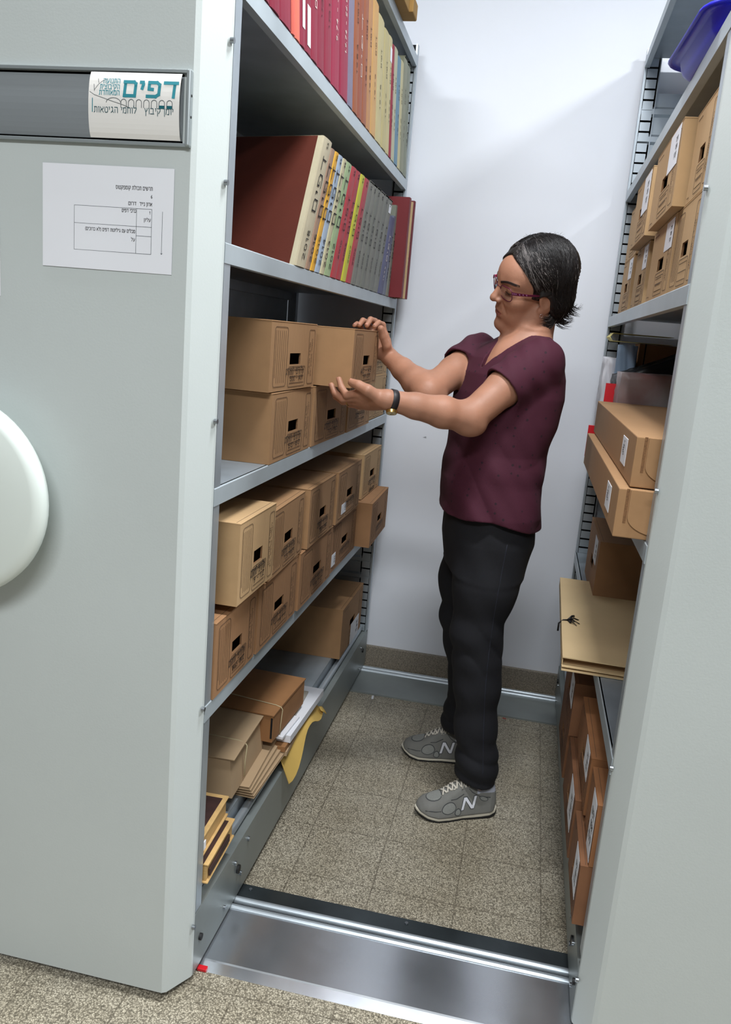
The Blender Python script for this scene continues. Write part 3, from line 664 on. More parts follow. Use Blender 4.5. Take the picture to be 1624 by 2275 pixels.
mb = MB(); slab(mb, .235, .30, .092, M_KRAFT, bow=.006, n=10)
bm_v = mb.v; mb.v = [(x + (.012 * (z / .09) ** 2 if x > -.01 else 0) * (-1), y + (.016 * (1 - z / .09) if y < .02 else 0) * -0.6, z) for x, y, z in bm_v]
mb.build('body', t)
mb = MB(); slab(mb, .243, .31, .0018, M_KRAFT, bow=.006, n=10, T=Matrix.Translation((.0, -.006, .0925))); mb.build('cover_flap', t)
mb = MB(); mb.tube([(-.29, .085, .0955), (-.15, .083, .0995), (-.02, .080, .0965), (-.002, .078, .094), (.0035, .077, .088), (.002, .072, .05), (.003, .070, .012)], .0016, M_STR, n=6)
o = mb.build('cord', t)
# parcel with string over loose papers
t = thing('paper_stack', 'loose white and grey papers sticking out under the string tied parcel', 'papers', (.010, .655, ZDK))
mb = MB(); slab(mb, .30, .30, .012, M_KRAFT, T=Matrix.Rotation(.04, 4, 'Z')); mb.build('folder_cover', t)
mb = MB(); slab(mb, .31, .30, .020, M_PAPER, T=Matrix.Translation((.002, .02, .028)) @ Matrix.Rotation(-.03, 4, 'Z')); mb.build('white_sheets', t)
mb = MB(); slab(mb, .26, .30, .004, M_VEL, bow=.004, T=Matrix.Translation((-.012, .03, .0485)) @ Matrix.Rotation(.05, 4, 'Z')); mb.build('grey_sheet', t)
mb = MB(); slab(mb, .13, .30, .006, M_PAPER, T=Matrix.Translation((-.012, -.006, .048)) @ Matrix.Rotation(-.06, 4, 'Z'))
mb.build('printed_sheet', t)
mb = MB(); slab(mb, .29, .30, .014, M_KRAFTD, T=Matrix.Translation((-.004, -.004, .0125))); mb.build('brown_folder', t)
zp = ZDK + .060
t = thing('string_tied_parcel', 'brown flat cardboard box tied with thin string, on top of loose papers', 'box', (-.016, .600, zp), (0, 0, math.radians(-3)))
mb = MB(); mb.bbox(-.285, 0, 0, .245, 0, .072, M_KRAFTD, b=.002); mb.build('box_body', t)
mb = MB(); slab(mb, .250, .290, .003, M_KRAFTD, bow=.010, n=12, T=Matrix.Translation((.002, -.002, .0735))); mb.build('lid', t)
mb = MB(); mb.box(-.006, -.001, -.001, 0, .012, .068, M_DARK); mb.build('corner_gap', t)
mb = MB(); mb.tube([(-.28, .055, .080), (-.14, .052, .0865), (-.012, .050, .0805), (.002, .049, .078), (.0065, .049, .072), (.004, .048, .03), (.004, .047, .002)], .0013, M_STR, n=6); mb.build('string', t)
# yellow envelope drooping over the lip
t = thing('yellow_envelope', 'crumpled yellow paper envelope drooping over the bottom deck edge', 'envelope', (0, 0, 0))
mb = MB(); nx, ny = 14, 16; v = []; rr = random.Random(3)
for i in range(nx + 1):
    for j in range(ny + 1):
        a, b = i / nx, j / ny
        y = .655 + .33 * b; x = -.16 + .195 * a + .010 * math.sin(b * 9)
        drop = max(0, x + .004 + .015 * math.sin(b * 7 + 1))
        z = ZDK + .0115 + .010 * (1 - a) - drop * (.55 + 1.1 * (1 - b) ** 2) + .0035 * math.sin(b * 14 + a * 5) + rr.uniform(-.001, .001)
        x2 = x if drop <= 0 else x - drop * .25
        z = max(z, .172) if x2 < .004 else z
        v.append((x2, y, z))
fs = [(i * (ny + 1) + j, (i + 1) * (ny + 1) + j, (i + 1) * (ny + 1) + j + 1, i * (ny + 1) + j + 1) for i in range(nx) for j in range(ny)]
mb.add(v, fs, M_YEL, True); mb.add([(p[0] - .0006, p[1], p[2] - .0012) for p in v], [q[::-1] for q in fs], M_YEL, True)
mb.build('envelope_sheet', t)
mb = MB(); mb.tube([(.020, .960, .2), (.026, .975, .192), (.031, .985, .18), (.030, .995, .176)], [.008, .012, .010, .002], M_YEL, n=8, flat=.15); mb.build('torn_flap', t)
# old albums by the end panel
for (x, y, z, w, d, h, lab) in ((.010, .124, ZDK, .165, .30, .044, 'old album lying lower of two, dark spine patch and tan page edges'), (-.008, .124, ZDK + .0455, .170, .28, .046, 'old album on top, dark brown leather cover with worn tan border')):
    t = thing('old_album', lab, 'album', (x, y, z), (0, 0, math.radians(2)), 'old albums on the bottom deck')
    mb = MB(); mb.bbox(-d, 0, 0, w, h - .004, h, M_TAN, b=.0015); mb.bbox(-d, -.010, .0, w - .014, h - .0002, h + .0012, M_ALB, b=.0006, seg=1); mb.build('top_cover', t)
    mb = MB(); mb.bbox(-d, 0, 0, w, 0, .004, M_TAN, b=.0015); mb.build('bottom_cover', t)
    mb = MB(); mb.box(-d + .01, -.005, .004, w - .004, .004, h - .004, M_TAN); mb.build('page_block', t)
    mb = MB(); mb.bbox(-.004, .0005, .012, w * .8, h * .25, h * .62, M_ALB, b=.001) if z < .21 else mb.bbox(-.002, .0005, .004, .03, h * .3, h * .7, M_PAPER, b=.0004, seg=1)
    mb.build('edge_patch' if z < .21 else 'white_tag', t)
# cardboard box on the top shelf, left
t = thing('flat_cardboard_box', 'olive brown cardboard box end sticking out over the top shelf', 'box', (.030, 1.12, 2.2225))
M_OLV = mat('olive_brown_board', (150, 116, 62), 0.85, noise=0.06, nscale=20)
mb = MB(); mb.bbox(-.30, 0, 0, .33, 0, .055, M_OLV, b=.002); mb.build('box_body', t)
mb = MB(); mb.bbox(-.05, .012, .26, .335, -.0002, .045, M_OLV, b=.004); mb.build('open_flap', t)

# ================================================================ right unit: portfolio, bags, tray
t = thing('portfolio', 'large beige cardboard portfolio with black ribbon bow, lying over the shelf edge', 'portfolio', (.662, .585, .5835), (0, 0, math.radians(-1)))
M_PORT = mat('beige_portfolio_board', (204, 178, 136), 0.8, noise=0.05, nscale=7, bump=0.08, bscale=60)
def board(z0, z1, lift, name, yo=0.0):
    mb = MB(); n = 14; v = []
    for i in range(n + 1):
        for j in range(2):
            b = i / n; y = yo + .70 * b; l = lift * max(0, 1 - b * 4) ** 1.5
            for zq in (z0, z1): v.append((.27 * j, y, zq + l + .004 * math.sin(b * 3)))
    f = []
    for i in range(n):
        a = i * 4; f += [(a + 1, a + 3, a + 7, a + 5), (a, a + 4, a + 6, a + 2), (a, a + 1, a + 5, a + 4), (a + 2, a + 6, a + 7, a + 3)]
    f += [(0, 2, 3, 1), (n * 4, n * 4 + 1, n * 4 + 3, n * 4 + 2)]
    mb.add(v, f, M_PORT); return mb.build(name, t)
board(0, .0025, .0, 'lower_board'); board(.020, .0225, .006, 'upper_board', .012); board(.004, .0055, .003, 'inner_flap', .004)
mb = MB(); mb.box(.004, .268, .03, .69, .006, .019, mat('portfolio_inside', (120, 92, 62), .9)); mb.build('stored_sheets', t)
mb = MB(); mb.box(.0, .0022, .016, .70, .0, .021, M_PORT); mb.build('side_wall', t)
M_RIB = mat('black_ribbon', (14, 14, 20), 0.5)
mb = MB(); cx, cy, cz = .016, .285, .0285
for sgn, L_, a0 in ((1, .020, 1.0), (-1, .018, .2)):
    mb.tube([(cx, cy, cz), (cx + .010, cy + .012 * sgn, cz + .008), (cx + .016, cy + .022 * sgn, cz + .006), (cx + .006, cy + .020 * sgn, cz + .002), (cx, cy, cz)], .0032, M_RIB, n=6, flat=.5)
for dx, dy in ((.028, .012), (.030, -.010), (.022, -.022)): mb.tube([(cx, cy, cz), (cx + dx * .5, cy + dy, cz + .004), (cx + dx, cy + dy * 1.4, cz - .002)], .0022, M_RIB, n=6, flat=.4)
mb.tube([(cx, cy, cz), (cx - .012, cy - .002, cz - .001), (cx - .022, cy - .006, cz - .010), (cx - .022, cy - .01, cz - .03)], .0034, M_RIB, n=6, flat=.5)
mb.build('ribbon_bow', t)

def sack(name, label, cat, x0, x1, y0, y1, z0, z1, m, seed, amp=.012, parts=None, top=None):
    """crumpled soft bag: closed box shell with folded, creased sides"""
    rr = random.Random(seed); bm = bmesh.new(); bmesh.ops.create_cube(bm, size=1)
    bmesh.ops.subdivide_edges(bm, edges=bm.edges[:], cuts=13, use_grid_fill=True)
    ph = [(rr.uniform(8, 26), rr.uniform(8, 26), rr.uniform(8, 26), rr.uniform(0, 6)) for _ in range(7)]
    for v in bm.verts:
        p = v.co.copy(); k = 0
        for i, (a, b, c, d) in enumerate(ph): k += abs(math.sin(p.x * a * .5 + p.y * b * .5 + p.z * c * .4 + d)) * (.9 ** i)
        k = k / 3 - .8
        X_, Y_, Z_ = p.x + .5, p.y + .5, p.z + .5
        zt = z1 if top is None else z0 + (z1 - z0) * (top[0] + (top[1] - top[0]) * X_)
        q = Vector((x0 + (x1 - x0) * X_, y0 + (y1 - y0) * Y_, z0 + (zt - z0) * Z_))
        nrm = Vector((p.x, p.y, p.z * .8)).normalized()
        q += nrm * amp * k * (1 if Z_ > .03 else 0) + Vector((rr.uniform(-1, 1), rr.uniform(-1, 1), rr.uniform(-1, 1) if Z_ > .05 else 0)) * amp * .10
        v.co = q
    mb = MB(); mb.bm(bm, m, smooth=True)
    c = Vector(((x0 + x1) / 2, (y0 + y1) / 2, z0)); mb.v = [tuple(Vector(p) - c) for p in mb.v]
    o = mb.build(name, loc=c); tag(o, label, cat); return o
M_BAGW = mat('white_plastic_bag', (206, 206, 212), 0.45, bump=0.4, bscale=14)
M_BAGB = mat('black_plastic_bag', (12, 13, 17), 0.28, bump=0.6, bscale=18)
M_BAGG = mat('cloudy_plastic_bag', (168, 164, 164), 0.4, two=(140, 92, 88), nscale=7, bump=0.4, bscale=12)
M_RED = mat('red_plastic', (196, 22, 34), 0.4)
ZR3 = .984
sack('plastic_bag', 'cloudy grey plastic bag with a reddish content, behind the long flat carton', 'bag', .765, 1.10, 1.245, 1.375, ZR3, 1.245, M_BAGG, 4, .010)
sack('black_bag', 'shiny black plastic bag heaped over the cloudy grey one', 'bag', .768, 1.10, 1.39, 1.56, ZR3, 1.375, M_BAGB, 9, .016, top=(.62, 1.0))
sack('white_bag', 'crumpled white plastic bag with a pale blue top, by the slotted upright', 'bag', .742, .83, 1.585, 1.70, ZR3, 1.28, M_BAGW, 5, .012)
sack('pale_blue_bag', 'pale blue folded plastic between the white bag and the black one', 'bag', .775, .83, 1.565, 1.585, ZR3, 1.325, mat('pale_blue_plastic', (158, 182, 208), .4, bump=.3, bscale=15), 12, .008)
o = MB(); o.prism([(1.378, 0), (1.388, 0), (1.388, .225), (1.384, .225), (1.380, .12)], 'x', .0, .055, M_RED)
o = o.build('red_folder', loc=(.735, 0, ZR3)); tag(o, 'bright red folder edge standing between the white and cloudy bags', 'folder')
t = thing('yellow_folder', 'pale yellow card folder lying on a brown carton behind the bags', 'folder', (.742, 1.60, 1.338))
M_YF = mat('pale_yellow_card', (222, 208, 128), 0.7)
mb = MB(); mb.prism([(0, .012), (.012, 0), (.012, .0012), (.003, .0125), (.012, .0245), (.012, .026)], 'y', 0, .12, M_YF); mb.v = [(p[0], p[1], p[2]) for p in mb.v]; mb.build('fold', t)
mb = MB(); mb.box(.011, .20, 0, .12, 0, .0012, M_YF); mb.build('lower_leaf', t); mb = MB(); mb.box(.011, .20, 0, .12, .0248, .026, M_YF); mb.build('upper_leaf', t)
t = thing('small_brown_carton', 'small brown carton standing behind the bags on the right unit', 'box', (.840, 1.60, ZR3))
mb = MB(); mb.bbox(0, .25, 0, .13, 0, .352, M_KRAFTD, b=.002); mb.build('carton', t)
mb = MB(); mb.box(.018, .022, -.001, 0, .25, .352, M_DARK); mb.build('seam', t)
o = MB(); o.bbox(.0, .09, 0, .05, 0, .085, mat('dark_red_card', (110, 20, 30), .6), b=.002); o = o.build('dark_red_box', loc=(.985, 1.385, 1.325)); o.location = (1.10, 1.40, ZR3)
o.scale = (1, 1, 4.2); tag(o, 'dark red box in shadow beside the black bag', 'box')
o = MB(); o.bbox(0, .05, 0, .004, 0, .096, M_RED, b=.001); o = o.build('red_folder', loc=(.699, 1.348, ZR3 + .0005))
tag(o, 'red folder whose corner peeks out at the far end of the flat cartons', 'folder')
# blue tray
t = thing('blue_plastic_tray', 'bright blue plastic tray with a wide rim, one corner over the top shelf edge', 'tray', (.822, .462, 1.8245), (0, 0, math.radians(3)))
M_BLUE = mat('blue_plastic', (34, 38, 206), 0.35)
def rr_pts(a, b, r, n=6):
    P = []
    for cx, cy, a0 in ((a - r, b - r, 0), (-a + r, b - r, 90), (-a + r, -b + r, 180), (a - r, -b + r, 270)):
        for i in range(n + 1):
            q = math.radians(a0 + 90 * i / n); P.append((cx + r * math.cos(q), cy + r * math.sin(q)))
    return P
mb = MB(); a, b = .114, .182
rings = [(a - .05, b - .05, .03, .0), (a - .034, b - .034, .045, .0), (a - .024, b - .024, .05, .008), (a - .018, b - .018, .052, .032), (a - .004, b - .004, .06, .036), (a, b, .062, .030), (a + .001, b + .001, .062, .038), (a - .004, b - .004, .06, .040), (a - .016, b - .016, .054, .036), (a - .022, b - .022, .052, .012), (a - .032, b - .032, .045, .004), (a - .05, b - .05, .03, .004)]
vv = []
for (aa, bb, r, dz) in rings: vv += [(p[0], p[1], dz) for p in rr_pts(aa, bb, r)]
n = len(rr_pts(a, b, .03)); ff = [(k * n + i, k * n + (i + 1) % n, (k + 1) * n + (i + 1) % n, (k + 1) * n + i) for k in range(len(rings) - 1) for i in range(n)] + [tuple(range(n - 1, -1, -1)), tuple(range((len(rings) - 1) * n, len(rings) * n))]
mb.add(vv, ff, M_BLUE, True); mb.build('tray_shell', t)
mb = MB(); P3 = [(p[0], p[1], .034) for p in rr_pts(a + .001, b + .001, .062)]; mb.tube(P3 + [P3[0]], .0032, M_BLUE, n=6); mb.build('rim', t)

# ================================================================ card in the holder, sheet on the panel
M_TEAL = mat('teal_ink', (22, 128, 142), 0.6); M_GREYI = mat('grey_ink', (90, 96, 100), 0.7)
YPN = .030
t = thing('label_card', 'white printed card with teal Hebrew heading in the grey label holder', 'card', (-.125, YPN - .012, 1.606))
def cyy(z):       # the card follows the curved holder
    a = max(-1, min(1, z / .049)); return -(.0118 * math.cos(math.asin(a) * .96)) + .0125 - .005
mb = MB(); nz = 14; zs_ = [-.047 + .094 * i / nz for i in range(nz + 1)]
v = [(x, cyy(z) + YPN * 0 + dy - .001, z) for dy in (0, .0006) for z in zs_ for x in (-.076 - .004 * math.cos(z * 30) * 0, .0735)]
f = [(2 * i, 2 * i + 1, 2 * i + 3, 2 * i + 2) for i in range(nz)] + [(2 * (nz + 1) + 2 * i + 2, 2 * (nz + 1) + 2 * i + 3, 2 * (nz + 1) + 2 * i + 1, 2 * (nz + 1) + 2 * i) for i in range(nz)]
mb.add(v, f, mat('card_paper', (226, 224, 220), .55)); mb.build('card', t)
def curved(mb): mb.v = [(p[0], cyy(p[2]) - .0016, p[2]) for p in mb.v]; return mb
R_, U_ = (1, 0, 0), (0, 0, 1)
mb = MB(); write(mb, heb('דפים'), (.068, 0, .0125), R_, U_, .0200, M_TEAL, width=.086, align='r', bold=.014, shear=.06); curved(mb).build('heading', t)
mb = MB()
for i, s in enumerate(('התנועה', 'הקיבוצית', 'המאוחדת')): write(mb, heb(s), (-.0250, 0, .0300 - .0085 * i), R_, U_, .0062, M_TEAL, width=(.027, .032, .033)[i], align='r', bold=.003)
curved(mb).build('small_heading', t)
mb = MB(); write(mb, heb('יומן קיבוץ   לוחמי הגיטאות'), (.064, 0, -.012), R_, U_, .0075, mat('teal_pen', (44, 84, 92), .6), width=.130, align='r'); 
mb.strip((-.069, 0, .008), (-.069, 0, -.012), .0012, M_TEAL, (0, -1, 0)); curved(mb).build('handwriting', t)
mb = MB()
for i in range(7):
    cx = .058 - .0125 * i; h = .0085; P = [(cx - .0045, 0, -.004)] + [(cx + .0045 * math.cos(math.pi - math.pi * k / 8), 0, .003 + .0045 * math.sin(math.pi * k / 8)) for k in range(9)] + [(cx + .0045, 0, -.004)]
    for k in range(len(P) - 1): mb.strip(P[k], P[k + 1], .0009, M_GREYI, (0, -1, 0))
    if i < 2: mb.box(cx - .004, cx + .004, -.0001, 0, -.0045, 0, M_TEAL)
P = [(-.074, 0, .017), (-.066, 0, .0125), (-.050, 0, .008), (-.036, 0, .004), (-.020, 0, .0), (-.008, 0, -.004)]
for k in range(len(P) - 1): mb.strip(P[k], P[k + 1], .0007, M_GREYI, (0, -1, 0))
P = [(-.034 + .012 * math.cos(math.pi - math.pi * k / 8), 0, .002 + .007 * math.sin(math.pi * k / 8)) for k in range(9)]
for k in range(8): mb.strip(P[k], P[k + 1], .0008, M_GREYI, (0, -1, 0))
P = [(-.066, 0, .020), (-.060, 0, .028), (-.052, 0, .034), (-.045, 0, .036)]
for k in range(3): mb.strip(P[k], P[k + 1], .0006, M_GREYI, (0, -1, 0))
mb.strip((-.0665, 0, .018), (-.0675, 0, .028), .0008, M_GREYI, (0, -1, 0)); mb.strip((-.060, 0, .030), (-.061, 0, .036), .0008, M_GREYI, (0, -1, 0))
curved(mb).build('line_drawing', t)

t = thing('notice_sheet', 'white A5 sheet with a printed Hebrew table stuck on the grey end panel', 'notice', (-.289, YPN - .0012, 1.3615))
mb = MB(); nn = 10; v = []
for dy in (0, .0004):
    for j in range(nn + 1):
        for i in range(nn + 1):
            a, b = i / nn, j / nn; c = .0002 * math.sin(a * 5) * (1 - b)
            v.append((.226 * a, -c + dy - .0002, .1585 * b + .002 * a * 0))
N = (nn + 1) ** 2; f = []
for j in range(nn):
    for i in range(nn):
        q = j * (nn + 1) + i; f.append((q, q + 1, q + nn + 2, q + nn + 1)); f.append((N + q + nn + 1, N + q + nn + 2, N + q + 1, N + q))
mb.add(v, f, M_PAPER); mb.build('sheet', t)
mb = MB(); X_ = lambda x: x + .289; Z_ = lambda z: z - 1.3615; yy = -.0004 + .0003
for s, x, z, h, w, b in (('תרשים תכולת קומפקטוס', -.099, 1.4865, .0052, .062, 0), ('ארון נייד', -.099, 1.4635, .0048, .021, .006), ('דרום', -.126, 1.4635, .0048, .013, .006), ('כרכי דפים', -.126, 1.4525, .0046, .024, .006), ('עליון', -.101, 1.4400, .0046, .011, 0),
                      ('מכלים עם גיליונות דפים (לא כרוכים)', -.127, 1.4215, .0046, .086, .004), ('על', -.127, 1.4090, .0046, .006, 0)):
    s = heb(s).translate({40: 41, 41: 40})
    write(mb, s, (X_(x), yy, Z_(z)), R_, U_, h * .92, M_INK, width=w, align='r', bold=b * .5)
write(mb, '6', (X_(-.099), yy, Z_(1.4750)), R_, U_, .0045, M_INK, align='r'); write(mb, '1', (X_(-.102), yy, Z_(1.4510)), R_, U_, .0042, M_INK, align='r')
mb.build('printed_text', t)
mb = MB(); g = lambda a, b, c, d: mb.strip((X_(a), yy, Z_(b)), (X_(c), yy, Z_(d)), .0006, M_GREYI, (0, -1, 0))
g(-.233, 1.4585, -.099, 1.4585); g(-.233, 1.3905, -.099, 1.3905); g(-.233, 1.4585, -.233, 1.3905); g(-.099, 1.4585, -.099, 1.3905); g(-.125, 1.4585, -.125, 1.3905); g(-.233, 1.4315, -.099, 1.4315); g(-.125, 1.4175, -.099, 1.4175)
g(-.081, 1.456, -.081, 1.392); g(-.0825, 1.3935, -.081, 1.3915); g(-.0795, 1.3935, -.081, 1.3915)
mb.build('table_lines', t)
t = MB(); t.bbox(-.16, 0, 0, .0006, 0, .20, M_PAPER, b=.0002, seg=1); t = t.build('notice_sheet', loc=(-.3675, YPN - .0010, 1.307)); tag(t, 'edge of a second white sheet at the far left photo border', 'notice')
# floor litter
o = MB(); o.bbox(-.004, .004, -.012, .012, 0, .004, M_PAPER, b=.001); o = o.build('white_plug', loc=(.087, 1.512, .0005), rot=(0, 0, .1)); tag(o, 'tiny white scrap on the floor in front of the back rail', 'scrap')
o = MB(); o.bbox(-.008, .012, -.006, .006, 0, .006, M_RED, b=.001); o = o.build('red_tape_scrap', loc=(.004, .128, .001)); tag(o, 'red tape scrap at the left front end of the polished floor rail', 'scrap')
o = MB(); o.tube([(-.006, 0, .001), (0, .003, .0015), (.007, -.001, .001)], .0012, M_RED, n=6); o = o.build('red_thread', loc=(.564, 1.522, 0)); tag(o, 'tiny red thread on the floor at the back rail, right of the legs', 'scrap')
# ================================================================ smooth implicit surfaces (for the person)
def A3(*v): return np.array(v, dtype=np.float64)
def ell(P, c, r, R=None):
    q = P - np.asarray(c)
    if R is not None: q = q @ R
    r = np.asarray(r, dtype=np.float64); k0 = np.sqrt(((q / r) ** 2).sum(1)); k1 = np.sqrt(((q / (r * r)) ** 2).sum(1)) + 1e-9
    return k0 * (k0 - 1) / k1
def cap(P, a, b, r1, r2=None):
    a, b = np.asarray(a, float), np.asarray(b, float); r2 = r1 if r2 is None else r2; d = b - a
    t = np.clip(((P - a) @ d) / max(1e-12, d @ d), 0, 1)
    return np.sqrt((((P - a) - t[:, None] * d) ** 2).sum(1)) - (r1 + (r2 - r1) * t)
def chain(P, pts, rs, k=0.0):
    o = None
    for i in range(len(pts) - 1):
        c = cap(P, pts[i], pts[i + 1], rs[i], rs[i + 1]); o = c if o is None else (smin(o, c, k) if k else np.minimum(o, c))
    return o
def smin(a, b, k):
    h = np.clip(.5 + .5 * (b - a) / k, 0, 1); return b * (1 - h) + a * h - k * h * (1 - h)
def smax(a, b, k): return -smin(-a, -b, k)
def nets(f, lo, hi, h):
    lo = np.asarray(lo, float); n = np.ceil((np.asarray(hi, float) - lo) / h / 8).astype(int) * 8
    B = n // 8; g = np.stack(np.meshgrid(*[np.arange(b) for b in B], indexing='ij'), -1).reshape(-1, 3)
    dc = f(lo + (g * 8 + 3.5) * h); V = np.empty(tuple(n)); V4 = V.reshape(B[0], 8, B[1], 8, B[2], 8)
    V4[:] = dc.reshape(B)[:, None, :, None, :, None]
    near = g[np.abs(dc) < 8 * h * 1.9]; loc = np.stack(np.meshgrid(*[np.arange(8)] * 3, indexing='ij'), -1).reshape(-1, 3)
    for s in range(0, len(near), 600):
        q = near[s:s + 600]; idx = (q[:, None, :] * 8 + loc[None]).reshape(-1, 3)
        V[idx[:, 0], idx[:, 1], idx[:, 2]] = f(lo + idx * h)
    I = V < 0; nx, ny, nz = V.shape
    acc = np.zeros((nx - 1, ny - 1, nz - 1, 3)); cnt = np.zeros((nx - 1, ny - 1, nz - 1))
    sl = lambda o, m: slice(o, m - 1 + o)
    cs = [(i, j, k) for i in (0, 1) for j in (0, 1) for k in (0, 1)]
    for a in cs:
        for ax in range(3):
            if a[ax]: continue
            b = list(a); b[ax] = 1
            va = V[sl(a[0], nx), sl(a[1], ny), sl(a[2], nz)]; vb = V[sl(b[0], nx), sl(b[1], ny), sl(b[2], nz)]
            m = (va < 0) != (vb < 0)
            if not m.any(): continue
            t = va[m] / (va[m] - vb[m]); p = np.tile(np.array(a, float), (len(t), 1)); p[:, ax] += t
            acc[m] += p; cnt[m] += 1
    act = cnt > 0; ids = -np.ones(act.shape, int); ids[act] = np.arange(act.sum())
    vv = lo + (np.argwhere(act) + acc[act] / cnt[act][:, None]) * h; F = []
    for ax in range(3):
        u, w = (ax + 1) % 3, (ax + 2) % 3
        s0 = [slice(1, None)] * 3; s1 = [slice(1, None)] * 3
        s0[ax] = slice(0, -1); s1[ax] = slice(1, None)
        a = I[tuple(s0)]; b = I[tuple(s1)]
        for m, flip in (((a & ~b), False), ((~a & b), True)):
            e = np.argwhere(m)
            if not len(e): continue
            e = e.copy()
            for q in range(3):
                if q != ax: e[:, q] += 1
            ok = np.ones(len(e), bool)
            for q in range(3): ok &= (e[:, q] < act.shape[q])
            e = e[ok]; du = np.zeros(3, int); du[u] = 1; dw = np.zeros(3, int); dw[w] = 1
            g4 = [e, e - du, e - du - dw, e - dw]
            qd = np.stack([ids[g[:, 0], g[:, 1], g[:, 2]] for g in g4], 1); qd = qd[(qd >= 0).all(1)]
            F.append(qd[:, ::-1] if flip else qd)
    return vv, np.concatenate(F)
def relax(v, F, it=2, lam=.5):
    n = len(v)
    for _ in range(it):
        s = np.zeros_like(v); c = np.zeros(n)
        for a, b in ((0, 1), (1, 2), (2, 3), (3, 0)):
            np.add.at(s, F[:, a], v[F[:, b]]); np.add.at(s, F[:, b], v[F[:, a]]); np.add.at(c, F[:, a], 1); np.add.at(c, F[:, b], 1)
        v = v + lam * (s / np.maximum(c, 1)[:, None] - v)
    return v
def net_mesh(mb, f, lo, hi, h, m, pick=None, it=1):
    v, F = nets(f, lo, hi, h); v = relax(v, F, it, .5)
    if pick is None: mb.add(v.tolist(), F.tolist(), m, True)
    else:
        c = v[F].mean(1); idx, ms = pick(c); k = len(mb.v); mb.v += [tuple(p) for p in v.tolist()]
        mi = [mb.mi(q) for q in ms]
        for q, i in zip(F.tolist(), idx.tolist()): mb.f.append(tuple(k + a for a in q)); mb.m.append(mi[i]); mb.sm.append(True)
    return mb
# ================================================================ the woman
def skin_mat():
    m = mat('skin', (170, 122, 98), 0.55, noise=0.09, nscale=22, bump=0.12, bscale=220)
    b = m.node_tree.nodes['Principled BSDF']; b.inputs['Subsurface Weight'].default_value = 0.12
    b.inputs['Subsurface Radius'].default_value = (.012, .005, .003); b.inputs['Subsurface Scale'].default_value = .5
    return m
M_SKIN = skin_mat()
M_LIPS = mat('lips', (146, 88, 78), 0.5)
M_BROW = mat('brow_hair', (58, 44, 40), 0.8)
M_HAIR = mat('dark_hair', (22, 18, 19), 0.5, noise=0.3, nscale=60, stretch=(1, 1, 6))
M_HAIRG = mat('grey_hair', (120, 114, 112), 0.5)
def shirt_mat():
    m = mat('maroon_cotton', (64, 13, 35), 0.85, noise=0.05, nscale=50, bump=0.15, bscale=500)
    nt = m.node_tree; b = nt.nodes['Principled BSDF']; N = nt.nodes.new; L = nt.links.new
    tc = N('ShaderNodeTexCoord'); v = N('ShaderNodeTexVoronoi'); v.inputs['Scale'].default_value = 42; v.inputs['Randomness'].default_value = .45
    L(tc.outputs['Object'], v.inputs['Vector'])
    r = N('ShaderNodeValToRGB'); r.color_ramp.interpolation = 'EASE'; r.color_ramp.elements[0].position = .12; r.color_ramp.elements[0].color = (*lin((38, 7, 24)), 1); r.color_ramp.elements[1].position = .16; r.color_ramp.elements[1].color = (*lin((65, 13, 36)), 1)
    L(v.outputs['Distance'], r.inputs[0]); L(r.outputs[0], b.inputs['Base Color']); return m
M_SHIRT = shirt_mat()
M_JEAN = mat('black_denim', (9, 10, 18), 0.85, noise=0.12, nscale=60, bump=0.1, bscale=400)
M_SEAM = mat('denim_seam', (28, 31, 44), 0.8)
# head frame: local x forward, y to her left, z up
HC = A3(.4875, .992, 1.4425); ps, th, ph = math.radians(25.5), math.radians(10.3), math.radians(22.5)
F_, L_, U_h = A3(-math.cos(ps), -math.sin(ps), 0), A3(math.sin(ps), -math.cos(ps), 0), A3(0, 0, 1)
F_, U_h = math.cos(th) * F_ - math.sin(th) * U_h, math.cos(th) * U_h + math.sin(th) * F_
L_, U_h = math.cos(ph) * L_ - math.sin(ph) * U_h, math.cos(ph) * U_h + math.sin(ph) * L_
HR = np.stack([F_, L_, U_h], 1)                       # world = HC + HR @ local
def toL(P): return (P - HC) @ HR
def toW(l): return HC + HR @ np.asarray(l, float)
HM = Matrix(((F_[0], L_[0], U_h[0], HC[0]), (F_[1], L_[1], U_h[1], HC[1]), (F_[2], L_[2], U_h[2], HC[2]), (0, 0, 0, 1)))
def rotm(ax, deg):
    return np.array(Matrix.Rotation(math.radians(deg), 3, ax))
